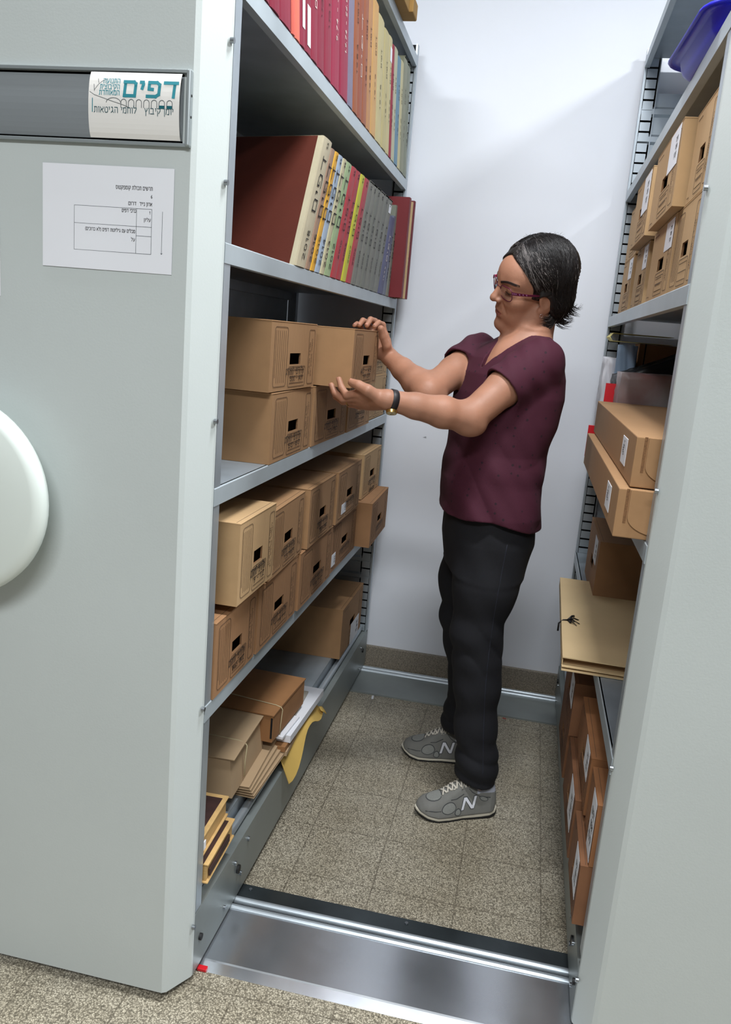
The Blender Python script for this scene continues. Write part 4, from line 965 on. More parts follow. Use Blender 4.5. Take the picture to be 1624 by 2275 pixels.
def f_head(P):
    q = toL(P); m = q.copy(); m[:, 1] = np.abs(m[:, 1])       # mirrored half
    d = ell(q, (-.014, 0, .048), (.091, .072, .079))
    d = smin(d, ell(q, (.034, 0, -.004), (.060, .057, .084)), .03)
    d = smin(d, ell(q, (.040, 0, .046), (.052, .056, .048)), .02)
    d = smin(d, cap(m, (.002, .050, -.046), (.068, .014, -.088), .020, .015), .024)
    d = smin(d, ell(q, (.078, 0, -.087), (.017, .022, .017)), .014)
    d = smin(d, ell(m, (.056, .036, -.016), (.026, .022, .024)), .018)
    d = smin(d, ell(m, (.052, .030, -.058), (.026, .022, .026)), .018)
    d = smin(d, ell(q, (.0735, 0, -.050), (.018, .029, .024)), .014)
    d = smin(d, cap(m, (.0825, .008, .034), (.068, .044, .033), .0085, .006), .012)
    d = smax(d, -ell(m, (.0955, .030, .016), (.017, .019, .0125)), .010)          # eye sockets
    d = smin(d, ell(m, (.0715, .031, .016), (.0130, .0150, .0125)), .003)         # eyeball under the lid
    d = smax(d, -ell(m, (.0860, .031, .0095), (.004, .0125, .0010)), .0012)       # lid slit
    d = smax(d, -ell(m, (.0815, .031, .0035), (.006, .016, .0022)), .004)
    d = smin(d, cap(q, (.084, 0, .026), (.1035, 0, -.008), .0068, .0095), .009)   # nose
    d = smin(d, ell(q, (.1050, 0, -.0125), (.0110, .0108, .0095)), .005)
    d = smin(d, ell(m, (.0945, .0120, -.0165), (.0100, .0065, .0070)), .004)
    d = smax(d, -ell(m, (.1010, .0055, -.0245), (.0050, .0030, .0030)), .002)
    d = smax(d, -cap(m, (.0905, .0195, -.020), (.0835, .0330, -.046), .0022), .006)   # smile fold
    d = smin(d, ell(q, (.0872, 0, -.0455), (.0064, .0205, .0040)), .005)          # lips
    d = smin(d, ell(q, (.0860, 0, -.0560), (.0066, .0185, .0046)), .005)
    d = smax(d, -ell(q, (.0950, 0, -.0505), (.0085, .0230, .0008)), .0016)
    d = smax(d, -ell(q, (.0930, 0, -.0690), (.0055, .0160, .0040)), .006)         # groove above the chin
    Rz = rotm('Y', 12)
    e = ell(m, (-.006, .0735, -.004), (.0200, .0075, .0310), Rz)
    e = smin(e, ell(m, (.004, .0705, -.030), (.0090, .0060, .0095)), .006)
    e = smax(e, -ell(m, (.001, .0815, -.006), (.0105, .0060, .0170), Rz), .003)
    e = smax(e, -ell(m, (-.006, .0835, .012), (.0110, .0040, .0060), Rz), .002)
    d = smin(d, e, .004)
    return d
NB_ = A3(.497, 1.003, 1.300)
def f_neck(P):
    top = toW((-.022, 0, -.035)); n = cap(P, top, NB_, .052, .056)
    th_ = cap(P, toW((.030, 0, -.085)), (.438, .968, 1.285), .018, .022)          # throat
    n = smin(n, th_, .03)
    n = smin(n, cap(P, toW((-.004, .058, -.040)), (.425, .955, 1.272), .010, .009), .016)   # neck tendon, near side
    n = smin(n, cap(P, toW((-.004, -.058, -.040)), (.415, .985, 1.272), .010, .009), .016)
    return n
SHL, SHR = A3(.530, .900, 1.268), A3(.360, 1.128, 1.268)
def sect(P, rows, pw=2.3):
    """torso-like body from stacked ellipses: z, cx, cy, half depth, half width, yaw"""
    R = np.array(rows); z = P[:, 2]; g = [np.interp(z, R[:, 0], R[:, i]) for i in range(1, 6)]
    c, s = np.cos(g[4]), np.sin(g[4]); x, y = P[:, 0] - g[0], P[:, 1] - g[1]
    a = x * c + y * s; b = -x * s + y * c
    k = (np.abs(a / g[2]) ** pw + np.abs(b / g[3]) ** pw) ** (1 / pw)
    d = (k - 1) * np.minimum(g[2], g[3])
    return np.maximum(d, np.maximum(R[0, 0] - z, z - R[-1, 0]))
r_ = math.radians
TOR = [(.80, .442, 1.005, .128, .180, r_(12)), (.86, .442, 1.003, .128, .180, r_(14)), (.94, .434, 1.000, .122, .170, r_(18)), (1.02, .440, 1.0, .120, .163, r_(22)), (1.10, .450, 1.0, .124, .166, r_(28)),
       (1.17, .456, 1.002, .122, .168, r_(32)), (1.22, .458, 1.004, .112, .165, r_(35)), (1.26, .462, 1.006, .094, .150, r_(37)), (1.29, .472, 1.006, .074, .120, r_(37)), (1.315, .484, 1.005, .056, .082, r_(37)), (1.335, .492, 1.004, .040, .050, r_(37))]
def f_torso(P, off=0.0):
    return sect(P, TOR) - off
ELL_, WRL = A3(.368, .772, 1.118), A3(.192, .664, 1.1495)
ELR_, WRR = A3(.252, .915, 1.160), A3(.122, 1.045, 1.236)
def f_armL(P):
    d = chain(P, [SHL, SHL + (ELL_ - SHL) * .5, ELL_ + A3(.012, .006, .0)], [.049, .0435, .0385], .012)
    f1 = ELL_ + (WRL - ELL_) * .30; f2 = ELL_ + (WRL - ELL_) * .65
    g = chain(P, [ELL_, f1, f2, WRL], [.0365, .0385, .0305, .0232], .010)
    d = smin(d, g, .022)
    d = smin(d, ell(P, ELL_ + A3(.016, .008, -.022), (.034, .028, .022)), .02)     # loose skin at the elbow
    return d
def f_armR(P):
    d = chain(P, [SHR, SHR + (ELR_ - SHR) * .5, ELR_], [.049, .0425, .0375], .012)
    f1 = ELR_ + (WRR - ELR_) * .30; f2 = ELR_ + (WRR - ELR_) * .65
    g = chain(P, [ELR_, f1, f2, WRR], [.0355, .0375, .0300, .0232], .010)
    d = smin(d, g, .022)
    return smin(d, ell(P, ELR_ + A3(.018, .01, -.016), (.032, .026, .022)), .02)
def fingers(P, d, chains, k=.006):
    for pts, rs in chains: d = smin(d, chain(P, pts, rs, .0025), k)
    return d
FL = [([(.122, .668, 1.158), (.091, .674, 1.150), (.075, .684, 1.166), (.066, .692, 1.184)], [.0092, .0086, .0078, .0068]),
      ([(.116, .682, 1.147), (.079, .688, 1.139), (.057, .696, 1.151), (.046, .701, 1.168)], [.0094, .0088, .0078, .0068]),
      ([(.110, .698, 1.135), (.076, .708, 1.131), (.054, .722, 1.140), (.042, .738, 1.151)], [.0092, .0085, .0076, .0066]),
      ([(.116, .713, 1.125), (.090, .726, 1.124), (.072, .740, 1.134), (.062, .752, 1.1475)], [.0086, .0078, .0068, .0060])]
TL = ([(.172, .656, 1.153), (.147, .642, 1.168), (.124, .646, 1.1775), (.106, .654, 1.1815)], [.0155, .0140, .0115, .0096])
def f_handL(P):
    w = A3(0, .75, -.66)
    Rm = np.stack([A3(-1, 0, .0), A3(0, .75, -.66) / np.linalg.norm(w), A3(0, .66, .75)], 1)
    d = ell(P, (.146, .686, 1.144), (.040, .033, .0165), Rm)
    for i, k in enumerate(FL): d = smin(d, cap(P, (.176, .668 + .006 * i, 1.150 - .004 * i), k[0][0], .0150, .0098), .010)
    d = fingers(P, d, FL); d = smin(d, chain(P, TL[0], TL[1], .003), .008)
    d = smin(d, cap(P, WRL, (.168, .672, 1.150), .0225, .0195), .012)
    return d
FR = [([(.1010, 1.046, 1.296), (.0945, 1.042, 1.322), (.0860, 1.020, 1.327), (.0805, 1.001, 1.3165)], [.0092, .0088, .0078, .0068]),
      ([(.0800, 1.051, 1.302), (.0715, 1.046, 1.330), (.0630, 1.022, 1.334), (.0585, 1.002, 1.3170)], [.0094, .0088, .0078, .0068]),
      ([(.0600, 1.051, 1.300), (.0500, 1.046, 1.325), (.0415, 1.024, 1.3295), (.0370, 1.005, 1.3165)], [.0092, .0085, .0076, .0066]),
      ([(.0430, 1.049, 1.290), (.0320, 1.043, 1.3120), (.0255, 1.026, 1.3190), (.0215, 1.012, 1.3145)], [.0086, .0078, .0068, .0060])]
TR = ([(.1180, 1.036, 1.248), (.1150, 1.016, 1.268), (.1050, 1.002, 1.292), (.1000, .990, 1.312)], [.0140, .0122, .0104, .0090])
def f_handR(P):
    d = ell(P, (.085, 1.0535, 1.268), (.036, .0150, .040))
    for i, k in enumerate(FR): d = smin(d, cap(P, (.112 - .009 * i, 1.051, 1.246), k[0][0], .0150, .0098), .010)
    d = fingers(P, d, FR); d = smin(d, chain(P, TR[0], TR[1], .003), .008)
    d = smin(d, cap(P, WRR, (.106, 1.050, 1.252), .0225, .0185), .012)
    return np.maximum(d, -np.maximum(np.maximum(P[:, 0] - .0910, P[:, 2] - 1.3065), P[:, 1] - 1.0310))   # skin flattens on the carton
def f_body(P):
    d = smin(f_head(P), f_neck(P), .018)
    t = f_torso(P, -.010)
    d = smin(d, t, .030)
    d = smin(d, smin(f_armL(P), smin(f_handL(P), 9 + 0 * P[:, 0], .001), .010), .020) if False else d
    aL = smin(f_armL(P), f_handL(P), .008); aR = smin(f_armR(P), f_handR(P), .008)
    return smin(smin(d, aL, .018), aR, .018)
person = thing('person', 'woman in maroon t-shirt and dark jeans, with glasses, holding a carton at the shelf', 'person', (.46, 1.0, 0))
PO = Vector((.46, 1.0, 0))
def pbuild(mb, name, parent=None):
    o = mb.build(name); 
    for v in o.data.vertices: v.co -= PO
    o.parent = parent or person
    return o
def pick_body(c):
    q = toL(c); lips = (np.abs(ell(q, (.092, 0, -.0505), (.012, .0215, .0108))) * 0 + ell(q, (.092, 0, -.0508), (.014, .0205, .0068)) < 0)
    return lips.astype(int), [M_SKIN, M_LIPS]
body = MB(); net_mesh(body, f_body, (.000, .610, .95), (.640, 1.24, 1.60), .0022, M_SKIN, pick_body, it=1)
body_o = pbuild(body, 'body')
# nails and eyebrows belong to the body's look: small children
mb = MB()
def face_x(y, z):
    xs = np.linspace(.125, .04, 170); W_ = HC + np.stack([xs, np.full(170, y), np.full(170, z)], 1) @ HR.T; v = f_head(W_) < 0
    return float(xs[np.argmax(v)])
for s in (1, -1):
    for k in range(20):
        a = k / 19; y, z = s * (.012 + .038 * a), .0325 + .0065 * math.sin(a * 2.4)
        for dz in (-.0026, -.0006, .0014):
            y2, z2 = y + s * .006, z + dz + .0022 - .0045 * a
            mb.tube([HM @ Vector((face_x(y, z + dz) + .0004, y, z + dz)), HM @ Vector((face_x(y2, z2) + .0006, y2, z2))], [.0016, .0006], M_BROW, n=4)
pbuild(mb, 'eyebrows')
mb = MB()
for s in (1, -1):
    P_ = [(s * (.019 + .0022 * i), .0098 - .0018 * math.sin(math.pi * i / 11)) for i in range(12)]
    mb.tube([HM @ Vector((face_x(y, z) + .0008, y, z)) for y, z in P_], [.0004] + [.0010] * 10 + [.0005], M_BROW, n=5)
pbuild(mb, 'eyelashes')

# ---- shirt
def f_shirt(P):
    n = .0022 * (1 - 2 * np.abs(np.sin(P[:, 2] * 17 + P[:, 0] * 20 + 1.4 * np.sin(P[:, 0] * 14 + P[:, 1] * 9)))) + .0008 * np.sin(P[:, 2] * 70 + P[:, 0] * 90 + P[:, 1] * 40)
    low = np.clip((1.16 - P[:, 2]) / .2, .15, 1)
    d = f_torso(P, .004) + n * low * 1.3 - .004 * np.exp(-((P[:, 2] - .98) / .035) ** 2) * np.clip((P[:, 0] - .36) / .1, 0, 1)
    hem = np.clip((.95 - P[:, 2]) / .12, 0, 1); d = d - .006 * hem
    for sh, el, t_ in ((SHL, ELL_, .52), (SHR, ELR_, .40)):
        e = sh + (el - sh) * t_; ax = (el - sh) / np.linalg.norm(el - sh)
        s = cap(P, sh + A3(0, 0, -.004), e + ax * .03, .060, .0585) + .0016 * np.sin(P[:, 0] * 120 + P[:, 2] * 70)
        s = smax(s, (P - e) @ ax, .002)
        s = np.maximum(s, -np.maximum(cap(P, sh + (el - sh) * .30, e + ax * .05, .050, .0545), -((P - (sh + (el - sh) * .3)) @ ax)))
        d = smin(d, s, .022)
        d = np.maximum(d, -np.maximum(cap(P, sh + (el - sh) * .45, e + ax * .05, .050, .0545), ((sh + (el - sh) * .38) - P) @ ax))
    # scoop / v neck, cut as a slanted cone around the neck
    a = A3(.475, .990, 1.335); v = P - a
    nk = cap(P, (.498, 1.004, 1.40), (.492, 1.003, 1.305), .060, .064)
    vv = cap(P, (.445, .955, 1.33), (.393, .932, 1.236), .046, .010)
    nk = smin(nk, vv, .018)
    d = smax(d, -nk, .003)
    # hem: lower at the side seam, hollow inside
    zc = .853 - .022 * np.clip((P[:, 0] - .42) / .15, 0, 1) + .006 * np.sin(P[:, 0] * 30)
    d = np.maximum(d, zc - P[:, 2])
    d = np.maximum(d, -np.maximum(f_torso(P, -.004) - .004 * hem, P[:, 2] - .90))
    return d
mb = MB(); net_mesh(mb, f_shirt, (.27, .78, .80), (.64, 1.24, 1.37), .0026, M_SHIRT, it=2)
shirt = pbuild(mb, 't_shirt')

# ---- jeans
def f_jeans(P):
    z = P[:, 2]
    n = .0032 * (1 - 2 * np.abs(np.sin(z * 34 + P[:, 0] * 16 + 1.5 * np.sin(P[:, 0] * 25)))) * np.exp(-((z - .50) / .07) ** 2) + .0035 * (1 - 2 * np.abs(np.sin(z * 55 + P[:, 0] * 18))) * np.exp(-((z - .16) / .06) ** 2) + .0007 * np.sin(z * 50 + P[:, 0] * 70)
    d = sect(P, [(.70, .444, 1.01, .110, .165, r_(8)), (.78, .446, 1.008, .124, .176, r_(10)), (.86, .442, 1.005, .120, .172, r_(14)), (.90, .440, 1.003, .116, .168, r_(15))])
    a = chain(P, [(.468, .930, .78), (.460, .908, .66), (.451, .902, .53), (.462, .903, .455), (.470, .903, .38), (.480, .902, .26), (.495, .898, .15), (.500, .893, .06)], [.092, .083, .064, .061, .060, .054, .0535, .055], .03)
    b = chain(P, [(.425, 1.098, .78), (.402, 1.095, .62), (.402, 1.105, .50), (.415, 1.118, .42), (.435, 1.135, .30), (.426, 1.156, .15), (.424, 1.166, .06)], [.090, .080, .063, .060, .054, .052, .052], .03)
    d = smin(smin(d, a, .03), smin(smin(d, b, .03), b, .001), .004) + n
    d = np.maximum(d, .098 + .10 * (P[:, 0] < 9) * np.clip(.52 - P[:, 0], 0, .1) * 2 - z)
    hol = np.minimum(cap(P, (.495, .898, .15), (.501, .892, .04), .048, .050), cap(P, (.426, 1.156, .15), (.424, 1.167, .04), .047, .047))
    return np.maximum(d, -hol)
mb = MB(); net_mesh(mb, f_jeans, (.27, .76, .08), (.64, 1.26, .91), .0032, M_JEAN, it=2)
jeans = pbuild(mb, 'jeans')
mb = MB(); pts = []      # side seam, laid on the surface towards the camera
def hit(f, x, z, y0=.70, y1=1.05):
    ys = np.linspace(y0, y1, 260); v = f(np.stack([np.full(260, x), ys, np.full(260, z)], 1)); k = np.argmax(v < 0)
    return float(ys[k]) if v[k] < 0 else None
for i in range(40):
    z = .80 - .66 * i / 39; x = .505 - .02 * math.sin(i / 39 * 3) + (.015 * (i / 39)); y = hit(f_jeans, x, z)
    if y: pts.append((x, y - .0002, z))
mb.tube(pts, .0012, M_SEAM, n=5); pbuild(mb, 'side_seam', jeans)

# ---- ankles and sneakers
M_SUEDE = mat('grey_suede', (118, 118, 114), 0.9, noise=0.06, nscale=30, bump=0.2, bscale=300)
M_SUEDED = mat('dark_grey_trim', (66, 68, 70), 0.9)
M_MESH = mat('grey_mesh', (134, 136, 132), 0.9, noise=0.12, nscale=500)
M_MID = mat('white_midsole', (212, 206, 190), 0.6)
M_OUT = mat('black_outsole', (18, 18, 18), 0.8)
M_LACE = mat('laces', (206, 200, 188), 0.85)
M_LOGO = mat('silver_white_logo', (226, 228, 236), 0.4)
M_SOCK = mat('pale_sock', (176, 150, 150), 0.9)
def shoe(toe, yaw, L, name, anklex):
    """local: x heel->toe, y to the shoe's left, z up"""
    dx, dy = math.cos(yaw), math.sin(yaw); ox, oy = toe[0] - L * dx, toe[1] - L * dy
    M = Matrix.Translation((ox, oy, 0)) @ Matrix.Rotation(yaw, 4, 'Z'); k = L / .25
    def hw(x):                      # half width of the sole
        return np.interp(x / L, [0, .04, .12, .3, .45, .62, .76, .88, .96, 1.0], [.012, .025, .033, .032, .032, .041, .045, .038, .022, .006]) * k
    def cy(x): return .006 * np.sin(np.clip(x / L, 0, 1) * math.pi) 
    def f_sole(P, grow=0.0, z0=0, z1=.03):
        x, y, z = P[:, 0], P[:, 1], P[:, 2]; zz = z - .016 * np.clip((x / L - .74) / .26, 0, 1) ** 2 - .003 * np.clip((.1 - x / L) / .1, 0, 1)
        d = np.maximum(np.abs(y - cy(x)) - hw(x) - grow, np.maximum(-x - grow, x - L - grow)); return smax(d, np.maximum(z0 - zz, zz - z1 - .008 * np.clip(1 - x / L * 2.2, 0, 1)), .004)
    def f_up(P):
        x, y, z = P[:, 0], P[:, 1], P[:, 2]; t = x / L
        top = np.interp(t, [0, .06, .16, .26, .36, .48, .60, .72, .82, .92, 1.0], [.078, .096, .094, .088, .098, .096, .076, .056, .047, .038, .022]) * k + .012
        w = hw(x) + .0032; zz = np.clip((z - .012) / (top - .012), 0, 2)
        nar = np.interp(t, [0, .3, .5, .7, .9, 1], [.30, .36, .52, .36, .22, .1])
        d = (np.abs(y - cy(x)) - w * (1 - nar * zz ** 1.6)) * .9
        d = smax(d, z - top, .018); d = smax(d, np.maximum(.006 - x + .18 * np.abs(z - .05), x - L + .002), .012); d = smax(d, .013 + .014 * np.clip((t - .74) / .26, 0, 1) ** 2 + .006 * np.clip(1 - t * 2.2, 0, 1) - z, .006)
        ank = ell(P, (.072 * k, .002, .130), (.042, .0275, .052)); d = smax(d, -ank, .004)
        d = d + .0012 * np.sin(t * 60) * (t > .74) * (t < .8) * 0
        return d
    base = MB()
    def xb(mb, name, parent=person):
        o = mb.build(name); o.data.transform(Matrix.Translation(-PO) @ M); o.parent = parent; return o
    lo, hi = (-.012, -.065, -.004), (L + .012, .065, .135)
    def pick_up(c):
        x, y, z = c[:, 0] / L, c[:, 1], c[:, 2]; i = np.zeros(len(c), int)
        i[(z > .078) & (x < .30)] = 3
        return i, [M_SUEDE, M_SUEDED, M_MESH, mat('shoe_lining', (170, 174, 186), .9)]
    u = MB(); net_mesh(u, f_up, lo, hi, .0020, M_SUEDE, pick_up, it=1); up = xb(u, 'sneaker')
    s = MB(); net_mesh(s, lambda P: f_sole(P, -.0006, .004, .0145), lo, hi, .0022, M_MID, it=1); xb(s, 'midsole', up)
    s = MB(); net_mesh(s, lambda P: f_sole(P, .0002, .0, .0055), lo, hi, .0020, M_OUT, it=0); xb(s, 'outsole', up)
    def side_y(x, z, sgn):
        ys = np.linspace(.065, 0, 200) * sgn; v = f_up(np.stack([np.full(200, x), ys, np.full(200, z)], 1)); j = np.argmax(v < 0); return float(ys[j])
    def top_z(x, y):
        zs = np.linspace(.13, .01, 240); v = f_up(np.stack([np.full(240, x), np.full(240, y), zs], 1)); j = np.argmax(v < 0); return float(zs[j])
    def patch(mb, outline, mm, proj, rings=5):
        c = (sum(p[0] for p in outline) / len(outline), sum(p[1] for p in outline) / len(outline)); n = len(outline); v = [proj(*c)]
        for r in range(1, rings + 1): v += [proj(c[0] + (p[0] - c[0]) * r / rings, c[1] + (p[1] - c[1]) * r / rings) for p in outline]
        f = [(0, 1 + i, 1 + (i + 1) % n) for i in range(n)] + [(1 + r * n + i, 1 + (r + 1) * n + i, 1 + (r + 1) * n + (i + 1) % n, 1 + r * n + (i + 1) % n) for r in range(rings - 1) for i in range(n)]
        mb.add(v, f, mm, True)
    def smooth(P, k=4):
        for _ in range(2): P = [q for i in range(len(P)) for q in ((P[i][0] * .75 + P[(i + 1) % len(P)][0] * .25, P[i][1] * .75 + P[(i + 1) % len(P)][1] * .25), (P[i][0] * .25 + P[(i + 1) % len(P)][0] * .75, P[i][1] * .25 + P[(i + 1) % len(P)][1] * .75))]
        return P
    def grown(P, g):
        c = (sum(p[0] for p in P) / len(P), sum(p[1] for p in P) / len(P)); return [(p[0] + (p[0] - c[0]) / max(1e-6, math.hypot(p[0] - c[0], p[1] - c[1])) * g, p[1] + (p[1] - c[1]) / max(1e-6, math.hypot(p[0] - c[0], p[1] - c[1])) * g) for p in P]
    tr = MB()
    for sgn in (1, -1):
        for P in ([(.545, .040), (.60, .060), (.70, .052), (.735, .034), (.64, .026)], [(.49, .026), (.515, .040), (.555, .036), (.565, .024), (.52, .020)], [(.16, .064), (.27, .072), (.25, .060), (.18, .056)]):
            Q = smooth([(L * a_, b_) for a_, b_ in P])
            patch(tr, grown(Q, .0022), M_SUEDED, lambda x, z: (x, side_y(x, z, sgn) + sgn * .0005, z)); patch(tr, Q, M_MESH, lambda x, z: (x, side_y(x, z, sgn) + sgn * .0011, z))
        for ln in ([(.74, .036), (.80, .034), (.86, .034), (.91, .032)], [(.05, .070), (.14, .066), (.25, .068), (.36, .082), (.40, .092)], [(.46, .078), (.55, .066), (.62, .064)]):
            pts = [(L * a_, side_y(L * a_, b_, sgn) + sgn * .0003, b_) for a_, b_ in ln]; tr.tube(pts, .0011, M_SUEDED, n=5)
    Q = smooth([(L * .70, -.024), (L * .715, .029), (L * .86, .022), (L * .875, -.014)])
    patch(tr, grown(Q, .0022), M_SUEDED, lambda x, y: (x, y, top_z(x, y) + .0005)); patch(tr, Q, M_MESH, lambda x, y: (x, y, top_z(x, y) + .0011))
    xb(tr, 'suede_overlays', up)
    # the N on both sides
    for sgn in (1, -1):
        g = MB()
        for grow, mm, lift in ((.0016, M_SUEDED, .0006), (0, M_LOGO, .0014)):
            P0 = lambda a, b: (L * (.475 - a * .175), .034 + b * .034 + a * .005)       # a 0..1 back, b up
            bars = (((.0, .0), (.18, 1.0), .17), ((.18, 1.0), (.72, .0), .20), ((.72, 0.0), (.90, 1.0), .17))
            for p, q, wd in bars:
                n = 8; vv = []
                for i in range(n + 1):
                    t = i / n; a = p[0] + (q[0] - p[0]) * t; b = p[1] + (q[1] - p[1]) * t
                    for e in (-1, 1):
                        aa = a + e * (wd / 2 + grow * 25); bb = b if not grow else b + (b - .5) * .12
                        x, z = P0(aa, bb); vv.append((x, side_y(x, z, sgn) + sgn * lift, z))
                ff = [(2 * i, 2 * i + 1, 2 * i + 3, 2 * i + 2) for i in range(n)]
                g.add(vv, ff if sgn < 0 else [f[::-1] for f in ff], mm)
        xb(g, 'side_logo', up)
    lc = MB()
    for i in range(6):
        xa = L * (.70 - .052 * i); xb_ = xa - L * .045; wy = .015 + .0015 * i
        for (ya, yb) in ((-wy, wy), (wy, -wy)):
            pts = [(xa + (xb_ - xa) * t, .003 + ya + (yb - ya) * t, 0) for t in (0, .25, .5, .75, 1)]
            lc.tube([(p[0], p[1], top_z(p[0], p[1]) + .002 + .002 * math.sin(math.pi * j / 4)) for j, p in enumerate(pts)], .0028, M_LACE, n=6, flat=.45)
    bx_, bz = L * .405, top_z(L * .405, .003) + .004
    for sg in (1, -1):
        lc.tube([(bx_, .003, bz), (bx_ + .012, .003 + sg * .014, bz + .006), (bx_ + .020, .003 + sg * .026, bz - .002), (bx_ + .008, .003 + sg * .020, bz - .004), (bx_, .003, bz)], .0022, M_LACE, n=6, flat=.6)
        lc.tube([(bx_, .003, bz), (bx_ + .018, .003 + sg * .008, bz - .002), (bx_ + .042, .003 + sg * .020, top_z(bx_ + .042, .003 + sg * .018) + .003)], .0020, M_LACE, n=6, flat=.6)
    xb(lc, 'laces', up)
    sk = MB(); sk.tube([(.060 * k, .002, .05), (.066 * k, .002, .085), (.070 * k, .002, .16)], [.028, .0265, .030], M_SOCK, n=20); xb(sk, 'sock', up)
shoe((.342, .824), math.radians(180 + 23), .238, 'near', .0)
shoe((.250, 1.160), math.radians(180 + 5), .238, 'far', .0)

# ---- hair: a combed shell plus loose strands
def f_hair(P, full=True):
    q = toL(P); m = q.copy(); m[:, 1] = np.abs(m[:, 1])
    ang = np.arctan2(q[:, 1], q[:, 2] - .02)
    d = ell(q, (-.017, 0, .050), (.101, .084, .087))
    d = smin(d, ell(q, (-.048, 0, -.020), (.066, .074, .062)), .03)
    d = smin(d, ell(m, (-.030, .050, -.030), (.040, .030, .048)), .02)
    d = d + (.0010 * np.sin(ang * 34 + q[:, 0] * 60) + .0006 * np.sin(ang * 71 - q[:, 0] * 90)) * np.clip((.03 - (q[:, 0] - .66 * (q[:, 2] + .046))) / .05, 0, 1)
    near_head = np.maximum((f_head(P) if full else ell(q, (-.014, 0, .048), (.091, .072, .079))) - .0045, -(q[:, 2] + .02)); d = smin(d, near_head, .004)
    line = (q[:, 0] - .004) - .66 * (q[:, 2] + .046) + .024 * np.clip((q[:, 2] + .004) / .030, 0, 1) * (1 - .75 * np.clip(-q[:, 1] / .035, 0, 1)) + .006 * np.exp(-((q[:, 1] + .005) / .02) ** 2)
    line = line + .030 * np.clip((-.000 - q[:, 2]) / .012, 0, 1)
    d = smax(d, line, .006)
    d = smax(d, -(q[:, 2] + .082 - .35 * (q[:, 0] + .06)), .008)
    d = smax(d, -ell(m, (.006, .084, -.014), (.020, .022, .024)), .005)
    return np.maximum(d, -f_head(P) - .006) if full else d
mb = MB(); net_mesh(mb, f_hair, (.34, .83, 1.30), (.66, 1.16, 1.64), .0019, M_HAIR, it=1)
hair = pbuild(mb, 'hair')
def hair_pt(lp, lift):
    """push a local point out to the shell surface"""
    c = A3(-.022, 0, .03); d = np.asarray(lp, float) - c; d /= np.linalg.norm(d); ts = np.linspace(.05, .15, 160)
    pts = c + ts[:, None] * d; W_ = HC + pts @ HR.T; v = f_hair(W_, False); v2 = v < 0
    if not v2.any() or math.hypot((lp[0] - .006) / .03, (lp[2] + .014) / .034) < 1: return None
    j = len(v2) - 1 - np.argmax(v2[::-1]); return c + (ts[j] + lift) * d
rr = random.Random(11); st = MB(); sg_ = MB()
for n_ in range(1900):
    side = 1 if rr.random() < .72 else -1; y0 = side * rr.uniform(.0, .03); x0 = rr.uniform(-.09, .078)
    p0 = A3(x0, y0 - .006, .14); end_x = rr.uniform(-.11, .0) if x0 < .03 else rr.uniform(-.05, .02)
    p1 = A3(end_x, side * rr.uniform(.05, .085), rr.uniform(-.075, .0)); pts = []
    mid = A3((x0 * .6 + end_x * .4), side * .085, .06); K = 11; lf = rr.uniform(.0002, .0024)
    for i in range(K):
        t = i / (K - 1); l = (1 - t) ** 2 * p0 + 2 * t * (1 - t) * mid + t * t * p1
        h = hair_pt(l, lf)
        if h is None: break
        pts.append(h)
    if len(pts) < 4: continue
    g = rr.random() < (.40 if x0 > .055 else .02)
    (sg_ if g else st).tube([HM @ Vector(p) for p in pts], [.00055] * (len(pts) - 1) + [.0002], M_HAIRG if g else M_HAIR, n=3)
# fringe sweeping off the forehead, grey at the temples
for n_ in range(260):
    s = 1 if rr.random() < .75 else -1; a = rr.random(); b0 = A3(.056 - .03 * a, s * (.002 + .03 * a), .110 - .006 * a); b1 = b0 + A3(-.012 - .02 * rr.random(), s * (.030 + .012 * rr.random()), -.022 - .045 * a * rr.random())
    b2 = b1 + A3(-.03, s * .008, -.022); pts = []
    for i in range(7):
        t = i / 6; l = (1 - t) ** 2 * b0 + 2 * t * (1 - t) * b1 + t * t * b2; c = A3(-.015, 0, .03); d = l - c; d /= np.linalg.norm(d)
        ts = np.linspace(.05, .15, 120); W_ = HC + (c + ts[:, None] * d) @ HR.T; v = np.minimum(f_hair(W_, False), f_head(W_)) < 0
        j = len(v) - 1 - np.argmax(v[::-1]); pts.append(c + (ts[j] + .0010) * d)
    (sg_ if rr.random() < .7 else st).tube([HM @ Vector(p) for p in pts], [.0003] + [.0005] * 5 + [.0002], M_HAIRG if rr.random() < .7 else M_HAIR, n=4)
def lock(mb, P, r, m, K=8):
    """one smooth tapering strand through local control points"""
    P = [np.asarray(p, float) for p in P]; Q = [2 * P[0] - P[1]] + P + [2 * P[-1] - P[-2]]; out = []
    for i in range(1, len(Q) - 2):
        for j in range(K // 2):
            t = j / (K // 2); a_, b_, c_, d_ = Q[i - 1], Q[i], Q[i + 1], Q[i + 2]
            out.append(.5 * (2 * b_ + (c_ - a_) * t + (2 * a_ - 5 * b_ + 4 * c_ - d_) * t * t + (3 * b_ - a_ - 3 * c_ + d_) * t ** 3))
    out.append(P[-1]); n = len(out); mb.tube([HM @ Vector(p) for p in out], [r * (1 - .85 * (i / (n - 1)) ** 2) for i in range(n)], m, n=3)
